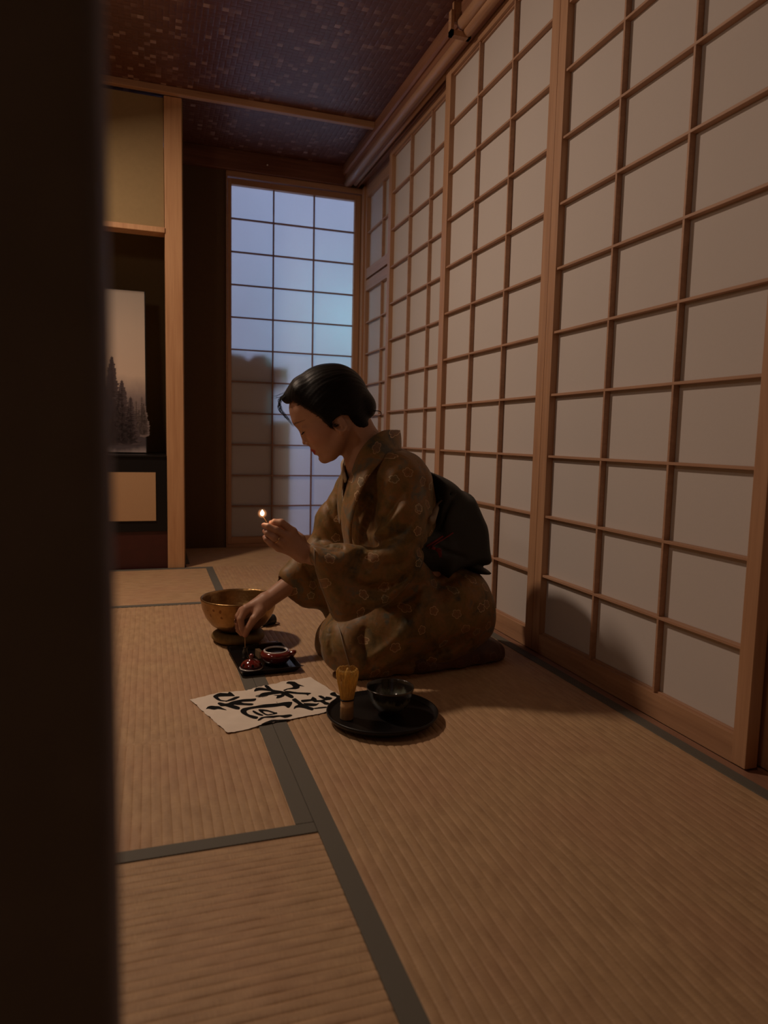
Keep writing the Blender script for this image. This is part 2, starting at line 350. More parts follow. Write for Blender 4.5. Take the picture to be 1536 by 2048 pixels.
tatami(-1.35, XS, -0.65, 0.25, 0, 'crosswise tatami mat at the entrance', 'n')
tatami(-2.05, -1.36, -0.65, 3.328, 1, 'narrow tatami mat along the side wall', 'e')
MB().box((0.160, PY+0.10, -0.005), (0.178, BY-0.01, 0.004)).build('floor_border', MAT['border'])
tag(bpy.data.objects['floor_border'], 'dark cloth edge strip at the foot of the side wall', 'trim', kind='structure'); bpy.data.objects['floor_border'].name = 'trim_10'

# ------------------------------------------------------------------ shoji doors on the right wall
KW = 0.0068
def shoji(name, xf, yn, yf, verts, rows, ztop, zbot, label, sn=0.034, sf=0.034, zrail=(0.056, 1.970), paper='paper', extra=None):
    """xf front plane; yn..yf near and far outer edges; verts = y of the upright bars; rows = z of cross bars"""
    root = empty(name, (xf+0.015, (yn+yf)/2, zbot), label, 'door', kind='structure')
    o = Vector((-(xf+0.015), -(yn+yf)/2, -zbot))
    def sh(mb): mb.v = [tuple(Vector(v)+o) for v in mb.v]; return mb
    T = 0.030
    sh(MB().box((xf, yn, zbot), (xf+T, yn+sn, ztop))).build('stile', MAT['wood_z'], root, bevel=0.0015)
    sh(MB().box((xf, yf-sf, zbot), (xf+T, yf, ztop))).build('stile', MAT['wood_z'], root, bevel=0.0015)
    sh(MB().box((xf+0.001, yn+sn, zbot), (xf+T-0.001, yf-sf, zrail[0]))).build('bottom_rail', MAT['wood_y'], root)
    sh(MB().box((xf+0.001, yn+sn, zrail[1]), (xf+T-0.001, yf-sf, ztop))).build('top_rail', MAT['wood_y'], root)
    y0, y1 = yn+sn, yf-sf; mb = MB()
    for z in rows: mb.box((xf+0.004, y0, z-KW/2), (xf+0.0205, y1, z+KW/2))
    for y in verts: mb.box((xf+0.0045, y-KW/2, zrail[0]), (xf+0.0205, y+KW/2, zrail[1]))
    for z in (zrail[0], zrail[1]): mb.box((xf+0.012, y0, z-0.004), (xf+0.0205, y1, z+0.004))
    sh(mb).build('lattice', MAT['kumiko'], root, bevel=0.0006, seg=1)
    sh(MB().box((xf+0.0208, y0-0.004, zrail[0]-0.004), (xf+0.0214, y1+0.004, zrail[1]+0.004))).build('paper', MAT[paper], root)
    return root
ROWS = [1.796-0.174*k for k in range(10)]
shoji('door_1', 1.08, 0.995, 1.793, [1.266, 1.5095], ROWS, 2.012, 0.0, 'nearest shoji door, standing in front of the edge of the next one', sn=0.034, sf=0.037)
shoji('door_2', 1.08, 1.794, 2.588, [2.067, 2.311], ROWS, 2.012, 0.0, 'shoji door right behind the kneeling woman', sn=0.040, sf=0.046)
shoji('door_3', 1.12, 2.555, 3.362, [2.835, 3.078], ROWS, 2.012, 0.0, 'shoji door in the second track, third from the viewer', sn=0.036, sf=0.04)
shoji('door_4', 1.12, 0.205, 1.020, [0.48, 0.73], ROWS, 2.012, 0.0, 'shoji door at the right edge, in the second track', sn=0.036, sf=0.034)
# fixed two-part panel in the far corner
root = empty('door_5', (1.165, 3.6, 0), 'fixed shoji panel in the far corner with a separate upper light', 'door', kind='structure')
def sh(mb): mb.v = [tuple(Vector(v)+Vector((-1.165, -3.6, 0))) for v in mb.v]; return mb
sh(MB().box((1.152, 3.83, 0), (1.185, 3.858, 1.998)).box((1.152, 3.30, 0), (1.185, 3.335, 1.998))).build('stile', MAT['wood_z'], root, bevel=0.001)
sh(MB().box((1.154, 3.335, 1.432), (1.184, 3.83, 1.488)).box((1.154, 3.335, 1.50), (1.184, 3.83, 1.552)).box((1.154, 3.335, 1.935), (1.184, 3.83, 1.998)).box((1.154, 3.335, 0), (1.184, 3.83, 0.056))).build('rail', MAT['wood_y'], root, bevel=0.001)
mb = MB()
for z in (1.745,): mb.box((1.158, 3.335, z-KW/2), (1.1735, 3.83, z+KW/2))
for k in range(1, 8): z = 1.432-0.172*k; mb.box((1.158, 3.335, z-KW/2), (1.1735, 3.83, z+KW/2))
mb.box((1.1575, 3.565, 0.056), (1.1735, 3.572, 1.432)).box((1.1575, 3.565, 1.552), (1.1735, 3.572, 1.935))
sh(mb).build('lattice', MAT['kumiko'], root)
sh(MB().box((1.174, 3.33, 0.05), (1.1746, 3.832, 1.435)).box((1.174, 3.33, 1.55), (1.1746, 3.832, 1.94))).build('paper', MAT['paper'], root)

# ------------------------------------------------------------------ glowing window
root = empty('window_1', (0.765, BY, 0), 'tall shoji window glowing blue at the end of the room', 'window', kind='structure')
def sh(mb): mb.v = [tuple(Vector(v)+Vector((-0.765, -BY, 0))) for v in mb.v]; return mb
sh(MB().box((0.398, BY-0.012, 0.0), (0.405, BY+0.05, 1.994)).box((0.405, BY-0.012, 1.966), (1.14, BY+0.05, 1.994)).box((0.405, BY-0.014, 0.0), (1.14, BY+0.05, 0.018))).build('casing', MAT['wood_x'], root, bevel=0.0015)
WR = [1.931-0.1703*k for k in range(12)]
sh(MB().box((0.407, BY, 0.018), (0.4275, BY+0.03, 1.962)).box((1.103, BY, 0.018), (1.138, BY+0.03, 1.962))).build('stile', MAT['wood_z'], root, bevel=0.001)
sh(MB().box((0.4275, BY, 0.018), (1.103, BY+0.03, 0.057)).box((0.4275, BY, 1.931), (1.103, BY+0.03, 1.962))).build('rail', MAT['wood_x'], root, bevel=0.001)
mb = MB()
for z in WR[1:-1]: mb.box((0.427, BY+0.006, z-0.0034), (1.103, BY+0.021, z+0.0034))
for x in (0.652, 0.8745): mb.box((x-0.0034, BY+0.0065, 0.057), (x+0.0034, BY+0.021, 1.931))
sh(mb).build('lattice', wood('window_lattice_wood', (0.30, 0.15, 0.09), (0.2, 0.1, 0.06), 0), root)
sh(MB().box((0.424, BY+0.0215, 0.054), (1.106, BY+0.022, 1.934))).build('paper', MAT['paper_win'], root)
# blocker added close behind the paper, stepped to shape the shade on it
mb = MB().box((0.15, BY+0.055, -0.03), (0.757, BY+0.11, 0.735)).box((0.15, BY+0.055, 0.735), (0.664, BY+0.11, 0.94)).box((0.15, BY+0.055, 0.94), (0.740, BY+0.11, 1.022)).prism([(0.15, 1.022), (0.664, 1.022), (0.650, 1.062), (0.615, 1.088), (0.56, 1.080), (0.53, 1.055), (0.49, 1.080), (0.15, 1.10)], 1, BY+0.055, BY+0.11)
tag(mb.build('shade_blocker', plain('rough_render', (0.4, 0.36, 0.34), 0.9), bevel=0.004), 'unseen stepped blocker added to shade the lower left of the window', 'wall', kind='structure').name = 'window_shade_blocker'

# ------------------------------------------------------------------ rod and bracket under the head rail
b = empty('rod_bracket', (1.03, 2.34, 2.03), 'wooden bracket fixed under the ceiling moulding at the top', 'bracket')
MB().box((-0.045, -0.010, -0.045), (0.030, 0.012, -0.028)).box((-0.045, -0.010, -0.045), (-0.034, 0.012, 0.035)).box((0.020, -0.010, -0.045), (0.030, 0.012, -0.012)).box((-0.034, -0.004, 0.0), (0.0, 0.010, 0.065)).build('cradle', MAT['wood_y'], b)
for z in (-0.004, 0.008): MB().tube([(-0.046, 0, z), (-0.044, 0, z)], 0.0018, 8).build('screw', MAT['dark'], b)
o = MB().tube([(0, 0, 0), (0, -0.004, 0), (0, -1.6, 0.0)], [0.017, 0.0205, 0.0205], 24).build('bamboo_rod', MAT['wood_y'], smooth=True, loc=(1.028, 2.338, 2.026))
tag(o, 'round wooden rod lying in the bracket beneath the ceiling', 'rod')
o = MB().lathe([(0.0005, 0), (0.0035, 0.0), (0.0035, 0.004), (0.0005, 0.006)], n=12).build('wall_pin', plain('white_plastic_pin', (0.9, 0.9, 0.9), 0.3), loc=(0.61, BY-0.031, 2.04))
o.rotation_euler = (PI/2, 0, 0); tag(o, 'tiny white pin in the dark beam above the window', 'pin')

# ------------------------------------------------------------------ dark post beside the viewer
p = MB().box((-0.30, 0, -0.65), (0, 0.045, 1.50)).build('doorway_post', MAT['dark'], bevel=0.006, seg=3, loc=(-0.0118, 0.22, 0.65))
p['label'] = 'dark blurred door edge filling the left side, close to the viewer'; p['category'] = 'door'; p.name = 'door_6'; p['kind'] = 'structure'
# ------------------------------------------------------------------ pixel + plane -> point in the room
def ray(u, v): return fw + r2*((u-768)/F_PX) - u2*((v-1024)/F_PX)
CP = Vector((0, 0, CAM_Z))
def P(u, v, Y):                                          # on the upright plane y = Y
    d = ray(u, v); return CP + d*(Y/d.y)
def G(u, v, z=0.0):                                      # on the level plane at height z
    d = ray(u, v); return CP + d*((z-CAM_Z)/d.z)

# ------------------------------------------------------------------ calligraphy sheet
qd = [Vector((0.084, 1.634, 0)), Vector((0.148, 1.424, 0)), Vector((0.447, 1.497, 0)), Vector((0.389, 1.713, 0))]
sc_ = Vector((0.27, 1.57, 0.001))
def sheet_z(x, y): return 0.0022+0.0011*math.sin(x*34+y*21)+0.0007*math.sin(x*71-y*63+1)+0.0004*math.sin(y*160+x*40)
NU, NV = 48, 32; v = []; f = []
rs = np.random.RandomState(4); e1 = rs.randn(NU+1)*0.0012; e2 = rs.randn(NU+1)*0.0007; e3 = rs.randn(NV+1)*0.0008
for i in range(NU+1):
    for j in range(NV+1):
        s, t = i/NU, j/NV
        p_ = (qd[0]*(1-s)+qd[3]*s)*(1-t)+(qd[1]*(1-s)+qd[2]*s)*t
        p_.y += (e1[i]+0.005*math.sin(s*9)*math.sin(s*3.1))*(1-t)**3 + e2[i]*t**3; p_.x += e3[j]*(1-s)**4
        v.append((p_.x-sc_.x, p_.y-sc_.y, sheet_z(p_.x, p_.y)))
for i in range(NU):
    for j in range(NV): a = i*(NV+1)+j; f.append((a, a+1, a+NV+2, a+NV+1))
me = bpy.data.meshes.new('rice_paper'); me.from_pydata(v, [], f)
sheet = empty('calligraphy_sheet', sc_, 'white rice paper with black brush characters lying on the mats', 'calligraphy')
link('rice_paper', me, plain('rice_paper', (0.78, 0.68, 0.57), 0.85, var=0.06, nscale=40), sheet, smooth=True)
def A_(x, y): return (370+x/8.533, 1340+y/8.533)
def B_(x, y): return (500+x/8.084, 1340+y/8.084)
STR = [
 (A_, [(478,487),(520,455),(600,428),(730,425),(745,402),(780,405),(830,440),(850,472),(790,470),(640,480),(570,492),(575,510),(620,540),(710,552),(700,562),(640,562),(560,542),(500,512)]),
 (A_, [(715,550),(690,577),(730,567),(830,548),(930,500),(915,485),(870,487),(810,513)]),
 (A_, [(555,600),(575,580),(620,585),(680,610),(740,605),(800,575),(900,550),(1000,530),(1130,515),(1200,505),(1215,515),(1195,540),(1130,555),(1000,568),(960,580),(1010,595),(1130,597),(1170,612),(1140,635),(1060,632),(960,628),(890,630),(850,627),(830,633),(935,660),(915,705),(800,680),(690,650),(620,650),(590,632),(570,617)]),
 (A_, [(358,680),(380,650),(440,632),(520,640),(590,650),(640,680),(715,715),(640,707),(560,692),(500,702),(430,682),(390,672)]),
 (A_, [(945,745),(965,700),(1020,675),(1200,650),(1350,620),(1560,588),(1700,560),(1830,566),(1800,640),(1760,668),(1735,655),(1690,628),(1600,634),(1400,662),(1250,685),(1120,710),(1050,735),(1060,770),(1110,800),(1245,830),(1215,862),(1100,840),(1010,800)]),
 (A_, [(1150,747),(1170,733),(1240,758),(1335,795),(1320,813),(1260,801),(1190,772)]),
 (B_, [(135,687),(160,668),(280,672),(400,712),(435,715),(438,738),(395,737),(300,700),(210,697),(250,730),(290,745),(270,765),(200,727)]),
 (B_, [(290,745),(395,733),(432,740),(340,758),(278,766)]),
 (B_, [(120,843),(180,795),(330,780),(520,765),(640,738),(685,752),(640,782),(560,803),(480,790),(370,812),(230,808),(170,836)]),
 (B_, [(180,912),(340,845),(440,838),(600,822),(650,826),(560,848),(430,862),(300,895),(210,912)]),
 (B_, [(65,362),(95,315),(200,310),(330,335),(350,360),(250,347),(150,348),(85,366)]),
 (B_, [(235,295),(250,275),(300,285),(370,335),(500,370),(600,395),(690,430),(705,470),(660,474),(560,427),(470,402),(350,367),(280,325)]),
 (B_, [(135,450),(170,400),(240,380),(350,370),(440,385),(480,407),(360,413),(240,431)]),
 (B_, [(420,480),(440,440),(362,428),(490,425),(540,400),(560,430),(530,453),(480,472)]),
 (B_, [(535,362),(590,335),(680,318),(690,300),(640,255),(585,240),(620,212),(720,218),(780,255),(880,290),(805,285),(800,310),(740,335),(610,343),(560,371)]),
 (B_, [(560,376),(640,373),(780,390),(920,400),(990,408),(945,430),(930,452),(905,427),(760,411),(660,402),(570,396)]),
 (B_, [(678,505),(700,490),(740,485),(830,555),(890,585),(1020,630),(1005,678),(880,630),(790,620),(740,630),(705,652),(725,605),(780,585),(745,560)]),
 (B_, [(830,512),(980,500),(1010,465),(1075,495),(1085,512),(1200,505),(1225,460),(1330,485),(1290,515),(1205,522),(1240,558),(1280,570),(1270,592),(1200,590),(1130,542),(1040,542),(1000,522),(850,546)]),
 (B_, [(860,560),(1000,562),(1080,572),(1120,562),(1070,600),(980,602),(900,586)]),
 (B_, [(1100,450),(1150,438),(1210,475),(1200,503),(1160,490)]),
 (B_, [(1295,400),(1340,380),(1380,385),(1410,430),(1500,445),(1500,480),(1380,500),(1400,472),(1350,452),(1300,427)]),
 (B_, [(1020,637),(1230,622),(1225,641),(1060,655)]),
]
mb = MB()
for fn, pl in STR:
    pts = []
    n = len(pl)
    for i in range(n):                                   # Catmull-Rom smoothing of the brush outline
        p0, p1, p2, p3 = (Vector(fn(*pl[(i+k) % n])) for k in (-1, 0, 1, 2))
        for t in (0, 0.5): pts.append(0.5*((2*p1)+(p2-p0)*t+(2*p0-5*p1+4*p2-p3)*t*t+(3*p1-p0-3*p2+p3)*t**3))
    gp = [G(p[0], p[1]) for p in pts]
    bm = bmesh.new(); vs = [bm.verts.new((g.x, g.y, 0)) for g in gp]; fc = bm.faces.new(vs)
    if fc.normal.z < 0: bmesh.ops.reverse_faces(bm, faces=[fc])
    bmesh.ops.triangulate(bm, faces=bm.faces[:]); 
    bmesh.ops.subdivide_edges(bm, edges=[e for e in bm.edges if e.calc_length() > 0.012], cuts=2, use_grid_fill=False)
    bmesh.ops.triangulate(bm, faces=bm.faces[:]); bm.verts.index_update()
    mb.add([(q.co.x-sc_.x, q.co.y-sc_.y, sheet_z(q.co.x, q.co.y)+0.0007) for q in bm.verts], [tuple(q.index for q in fc.verts) for fc in bm.faces]); bm.free()
me = bpy.data.meshes.new('brush_writing'); me.from_pydata(mb.v, [], mb.f); link('brush_writing', me, plain('sumi_ink', (0.005, 0.005, 0.005), 0.85, var=0, spec=0.15), sheet)

# ------------------------------------------------------------------ round tray with whisk and tea bowl
tc = G(764.5, 1427, 0.014); R = 0.1235
t = MB().lathe([(0.001, 0.0), (R-0.022, 0.0), (R-0.018, 0.0055), (R-0.004, 0.009), (R, 0.0145), (R, 0.0185), (R-0.002, 0.0195), (R-0.004, 0.0185), (R-0.007, 0.0125), (R-0.012, 0.0115), (0.001, 0.0115)], n=96).build('round_tray', MAT['lacquer_matt'], smooth=True, loc=(tc.x, tc.y, 0.0042))
tag(t, 'round matt black tray with a tea whisk and a dark bowl on it', 'tray')
TZ = 0.0042+0.0117
wc = G(693.5, 1436.5, TZ)
wh = empty('tea_whisk', (wc.x, wc.y, TZ), 'bamboo tea whisk standing upright on the round black tray', 'whisk')
bam = wood('pale_bamboo', (0.56, 0.36, 0.19), (0.46, 0.28, 0.13), 2, 0.4); tin = plain('split_bamboo', (0.78, 0.47, 0.11), 0.45, var=0.35, nscale=90)
MB().lathe([(0.001, 0), (0.0138, 0), (0.0145, 0.001), (0.0142, 0.027), (0.0147, 0.0285), (0.0141, 0.030), (0.0138, 0.043), (0.012, 0.044), (0.001, 0.044)], n=32).build('handle', bam, wh, smooth=True)
mb = MB()
for k in range(64):
    a = 2*PI*k/64; c, s = math.cos(a), math.sin(a); j = random.uniform(-0.0009, 0.0009); tp = random.uniform(-0.0015, 0.0015)
    prof = [(0.0135, 0.041), (0.0155+j, 0.058), (0.0198+j, 0.078), (0.0232+j, 0.096), (0.0236+j, 0.105+tp), (0.0215+j, 0.1105+tp), (0.0185, 0.1105+tp)]
    mb.tube([(r*c, r*s, z) for r, z in prof], [0.0008, 0.0008, 0.0007, 0.0006, 0.0005, 0.0004, 0.0003], 5)
for k in range(36):
    a = 2*PI*k/36; c, s = math.cos(a), math.sin(a); j = random.uniform(-0.001, 0.001)
    mb.tube([(r*c, r*s, z) for r, z in [(0.009, 0.042), (0.0085+j, 0.07), (0.0055+j, 0.095), (0.003, 0.107), (0.001, 0.112)]], [0.0009, 0.0008, 0.0007, 0.0005, 0.0003], 5)
mb.build('tines', tin, wh, smooth=True)
bn = MB()
for q in (0.0, 0.0016): bn.tube([(0.0146*math.cos(a), 0.0146*math.sin(a), 0.0425+q+0.0004*math.sin(3*a)) for a in np.linspace(0, 2*PI, 33)], 0.0009, 6, False)
bn.build('binding_thread', MAT['lacquer_matt'], wh, smooth=True)
cc = G(779, 1426, TZ)
def glaze():
    N = NT('dark_drip_glaze'); t = N.n('ShaderNodeTexCoord'); s = N.n('ShaderNodeSeparateXYZ'); N.put(s.inputs[0], t.outputs['Object'])
    dr = N.noise(N.coord('Object', (1, 1, 0.25)), 70, 3, 0.6); z = N.math('ADD', s.outputs[2], N.math('MULTIPLY', N.math('SUBTRACT', dr, 0.5), 0.035))
    col = N.ramp(N.math('MULTIPLY', z, 16.5), [(0.05, (0.05, 0.018, 0.01)), (0.24, (0.06, 0.022, 0.012)), (0.32, (0.06, 0.065, 0.048)), (0.55, (0.13, 0.145, 0.115)), (0.66, (0.035, 0.033, 0.026)), (0.76, (0.016, 0.012, 0.01)), (0.95, (0.022, 0.018, 0.014))])
    b = N.bsdf(Base_Color=col, Roughness=0.22); b.inputs['Coat Weight'].default_value = 0.6; b.inputs['Coat Roughness'].default_value = 0.05; return N.done(b)
cb = MB().lathe([(0.001, 0.0035), (0.018, 0.003), (0.0195, 0), (0.0235, 0), (0.0245, 0.005), (0.029, 0.009), (0.039, 0.020), (0.0465, 0.034), (0.0505, 0.048), (0.0520, 0.057), (0.0530, 0.0600), (0.0522, 0.0614), (0.0505, 0.0600), (0.0490, 0.052), (0.045, 0.038), (0.036, 0.024), (0.02, 0.014), (0.001, 0.011)], n=72).build('tea_bowl', glaze(), smooth=True, loc=(cc.x, cc.y, TZ))
tag(cb, 'dark glazed tea bowl with green drips on the round black tray', 'bowl')

# ------------------------------------------------------------------ singing bowl, cushion ring, striker
bc = Vector((0.2525, 2.10, 0))
def brass():
    N = NT('hammered_brass'); co = N.coord('Object'); v_ = N.n('ShaderNodeTexVoronoi'); N.put(v_.inputs['Vector'], co); v_.inputs['Scale'].default_value = 95
    n = N.noise(co, 22, 4, 0.6); sp = N.math('LESS_THAN', N.noise(co, 30, 1), 0.29)
    col = N.ramp(n, [(0.3, (0.24, 0.135, 0.05)), (0.7, (0.44, 0.27, 0.115))]); col = N.mix(N.math('MULTIPLY', sp, 0.7), col, (0.12, 0.04, 0.015))
    return N.done(N.bsdf(Base_Color=col, Metallic=0.93, Roughness=0.33, Normal=N.bump(N.math('ADD', v_.outputs['Distance'], N.math('MULTIPLY', n, 0.5)), 0.3, 0.0015)))
sb = MB().lathe([(0.001, 0.0), (0.035, 0.001), (0.060, 0.008), (0.082, 0.024), (0.098, 0.046), (0.108, 0.072), (0.1125, 0.098), (0.1135, 0.103), (0.1115, 0.105), (0.1085, 0.104), (0.1065, 0.098), (0.102, 0.072), (0.092, 0.047), (0.076, 0.027), (0.055, 0.013), (0.001, 0.006)], n=96).build('singing_bowl', brass(), smooth=True, loc=(bc.x, bc.y, 0.0300))
tag(sb, 'large brass singing bowl resting on a padded ring', 'bowl')
rg = MB(); 
ringp = [(0.055+0.0245*math.cos(a), 0.016+0.0155*math.sin(a)) for a in np.linspace(PI, -PI, 25)[:-1]]
base = 0
for k in range(64):
    a = 2*PI*k/64
    for r, z in ringp: rg.v.append((r*math.cos(a)*(1+0.012*math.sin(5*a)), r*math.sin(a), max(z, 0.0003)))
for k in range(64):
    for j in range(24): a0 = k*24+j; a1 = k*24+(j+1) % 24; b0 = ((k+1) % 64)*24+j; b1 = ((k+1) % 64)*24+(j+1) % 24; rg.f.append((a0, b0, b1, a1))
rg = rg.build('cushion_ring', plain('ochre_brocade', (0.19, 0.115, 0.035), 0.7, var=0.5, nscale=70, bump=0.4), smooth=True, loc=(bc.x-0.002, bc.y-0.004, 0.001))
tag(rg, 'ochre cloth cushion ring under the brass singing bowl', 'cushion')
ml = empty('bowl_striker', (0.372, 2.245, 0.018), 'black padded striker lying on the mat behind the brass bowl', 'striker', rz=0.5)
MB().tube([(0.014, 0, 0), (0.013, 0, 0), (-0.03, 0, 0), (-0.032, 0, 0)], [0.011, 0.0165, 0.0165, 0.012], 24).build('head', MAT['lacquer_matt'], ml, smooth=True)
MB().tube([(-0.03, 0, 0), (-0.16, 0.02, -0.010)], 0.006, 12).build('stick', bam, ml, smooth=True)
MB().tube([(0.014+0.012*math.cos(a)+0.008, 0.012*math.sin(a), -0.0155) for a in np.linspace(0, 2*PI, 17)], 0.0016, 6, False).build('loop', plain('brown_cord', (0.12, 0.05, 0.025), 0.8), ml, smooth=True)

# ------------------------------------------------------------------ black tray with red porcelain
a_, b_, c_, d_ = G(451.7, 1293.8, 0.014), G(567.7, 1287.3, 0.014), G(600.5, 1333, 0.014), G(480.4, 1350, 0.014)
ctr = (a_+b_+c_+d_)/4; wv = ((b_-a_)+(c_-d_))/2; rzt = math.atan2(wv.y, wv.x); W2 = wv.length/2; L2 = ((a_-d_)+(b_-c_)).length/4
tr = MB(); 
def rrect(w, l, r, z, n=5): 
    o = []
    for cx, cy, a0 in ((w-r, l-r, 0), (-w+r, l-r, 90), (-w+r, -l+r, 180), (w-r, -l+r, 270)):
        for k in range(n): a = math.radians(a0+90*k/(n-1)); o.append((cx+r*math.cos(a), cy+r*math.sin(a), z))
    return o
lv = [rrect(W2-0.012, L2-0.012, 0.006, 0.0), rrect(W2-0.008, L2-0.008, 0.008, 0.003), rrect(W2, L2, 0.010, 0.0145), rrect(W2-0.002, L2-0.002, 0.009, 0.0155), rrect(W2-0.004, L2-0.004, 0.008, 0.0145), rrect(W2-0.010, L2-0.010, 0.006, 0.005)]
n = len(lv[0])
for l in lv: tr.v += l
for i in range(len(lv)-1):
    for k in range(n): a = i*n+k; b = i*n+(k+1) % n; tr.f.append((a, b, b+n, a+n))
tr.f.append(tuple(range(n))[::-1]); tr.f.append(tuple((len(lv)-1)*n+k for k in range(n)))
tr = tr.build('square_tray', MAT['lacquer'], smooth=False, bevel=0.0005, loc=(ctr.x, ctr.y, 0.0022)); tr.rotation_euler = (0, 0, rzt)
tag(tr, 'rectangular black lacquer tray holding red porcelain pieces', 'tray')
QZ = 0.0022+0.0052
def redglaze():
    N = NT('oxblood_porcelain'); n = N.noise(N.coord('Object'), 60, 3); b = N.bsdf(Base_Color=N.mix(n, (0.11, 0.008, 0.007), (0.17, 0.014, 0.011)), Roughness=0.15)
    b.inputs['Coat Weight'].default_value = 1; b.inputs['Coat Roughness'].default_value = 0.03; return N.done(b)
RED = redglaze(); WHITE = plain('white_porcelain', (0.75, 0.70, 0.66), 0.2, var=0.03, coat=0.6)
pc = G(551.5, 1324, QZ+0.002)
pt = empty('red_pot', (pc.x, pc.y, QZ), 'open round red porcelain pot with a white lip on the black tray', 'pot')
MB().lathe([(0.001, 0), (0.024, 0), (0.032, 0.004), (0.039, 0.014), (0.0415, 0.024), (0.041, 0.029), (0.037, 0.033), (0.033, 0.035), (0.0325, 0.034), (0.034, 0.028), (0.034, 0.014), (0.026, 0.006), (0.001, 0.004)], n=64).build('body', RED, pt, smooth=True)
MB().lathe([(0.0326, 0.0335), (0.033, 0.036), (0.0315, 0.0375), (0.0285, 0.0365), (0.0275, 0.0345), (0.0275, 0.033), (0.0326, 0.0335)], n=64, cap=False).build('lip', WHITE, pt, smooth=True)
bpy.data.objects['lip']['label'] = 'white porcelain lip'
MB().lathe([(0.001, 0.0), (0.0285, 0.0), (0.0285, 0.0005), (0.001, 0.0008)], n=40, c=(0, 0, 0.029)).build('contents', plain('dark_ash', (0.03, 0.015, 0.012), 0.35, var=0.5, nscale=120), pt, smooth=True)
MB().tube([(0.036, -0.004, 0.018), (0.044, -0.006, 0.024), (0.0505, -0.007, 0.030), (0.0515, -0.007, 0.033)], [0.010, 0.008, 0.006, 0.003], 16).build('spout', RED, pt, smooth=True)
lc = G(502.5, 1336, QZ)
ld = empty('porcelain_cover', (lc.x, lc.y, QZ), 'domed red porcelain cover with a pointed knob, beside the open pot', 'cover')
MB().lathe([(0.001, 0.001), (0.0295, 0.0035), (0.0275, 0.010), (0.022, 0.0175), (0.013, 0.0225), (0.0065, 0.025), (0.0052, 0.0275), (0.0065, 0.0315), (0.0058, 0.0355), (0.003, 0.0385), (0.001, 0.0392)], n=64).build('dome', RED, ld, smooth=True)
MB().lathe([(0.001, 0.0), (0.030, 0.0), (0.0312, 0.0015), (0.0302, 0.0034), (0.001, 0.003)], n=64).build('foot_rim', WHITE, ld, smooth=True)
mb = MB()
for k in range(6):                                       # dark teardrop piercings round the dome
    a = -2.6+k*2*PI/6; c, s = math.cos(a), math.sin(a); ring = []
    for q in range(14):
        w_ = 2*PI*q/14; du = 0.0034*math.sin(w_); dv = 0.0042*math.cos(w_)
        r = 0.0262-0.75*dv if dv > -10 else 0; z = 0.0128+dv*0.9
        r = 0.0295-(max(z, 0.0035)-0.0035)*0.30 - max(0, z-0.010)*0.45
        ring.append((r*c-du*s*1.0, r*s+du*c, z))
    mb.add([(x*1.012, y*1.012, z) for x, y, z in ring], [tuple(range(14))])
mb.build('piercings', MAT['lacquer'], ld)
kc = G(516, 1316, QZ)
bx = MB().box((-0.006, -0.016, 0), (0.006, 0.016, 0.020)).build('match_box', plain('cream_card', (0.80, 0.65, 0.42), 0.7), bevel=0.0006, loc=(kc.x+0.004, kc.y+0.008, QZ)); bx.rotation_euler = (0, 0, rzt+0.12)
tag(bx, 'small cream matchbox standing between red pot and lid', 'box')
kc = G(537, 1296, QZ)
bx = empty('red_case', (kc.x, kc.y+0.004, QZ), 'small dark red case with pale edging behind the open pot', 'case', rz=rzt+0.05)
MB().box((-0.030, -0.008, 0), (0.030, 0.008, 0.016)).build('body', plain('dark_red_lacquer', (0.06, 0.012, 0.012), 0.2, var=0.1, coat=0.5), bx, bevel=0.0012)
MB().box((-0.022, -0.0045, 0.016), (0.022, 0.0045, 0.0166)).box((-0.030, -0.0082, 0.0145), (0.030, -0.0078, 0.0162)).build('glints', plain('painted_glint', (0.5, 0.42, 0.4), 0.35, 0.6, var=0.3), bx)  # glints of the case put on as pale strips
GL = NT('clear_glass'); gb = GL.bsdf(Base_Color=(0.75, 0.72, 0.66), Roughness=0.03); gb.inputs['Transmission Weight'].default_value = 0.95; gb.inputs['IOR'].default_value = 1.45; GL = GL.done(gb)
vc = G(490.5, 1315, QZ)
gl = empty('glass_vial', (vc.x, vc.y, QZ), 'little clear glass vial with a stick in it on the black tray', 'vial')
MB().lathe([(0.001, 0), (0.0072, 0), (0.008, 0.001), (0.008, 0.0185), (0.0055, 0.022), (0.0055, 0.026), (0.0065, 0.027), (0.0065, 0.0285), (0.0045, 0.0285), (0.0043, 0.023), (0.0066, 0.018), (0.0066, 0.002), (0.001, 0.0018)], n=32).build('bottle', GL, gl, smooth=True)
MB().lathe([(0.001, 0.002), (0.0065, 0.002), (0.0065, 0.012), (0.001, 0.012)], n=24).build('contents', plain('dark_liquid', (0.02, 0.012, 0.008), 0.2), gl, smooth=True)
VT = Vector((vc.x, vc.y, QZ+0.0285))
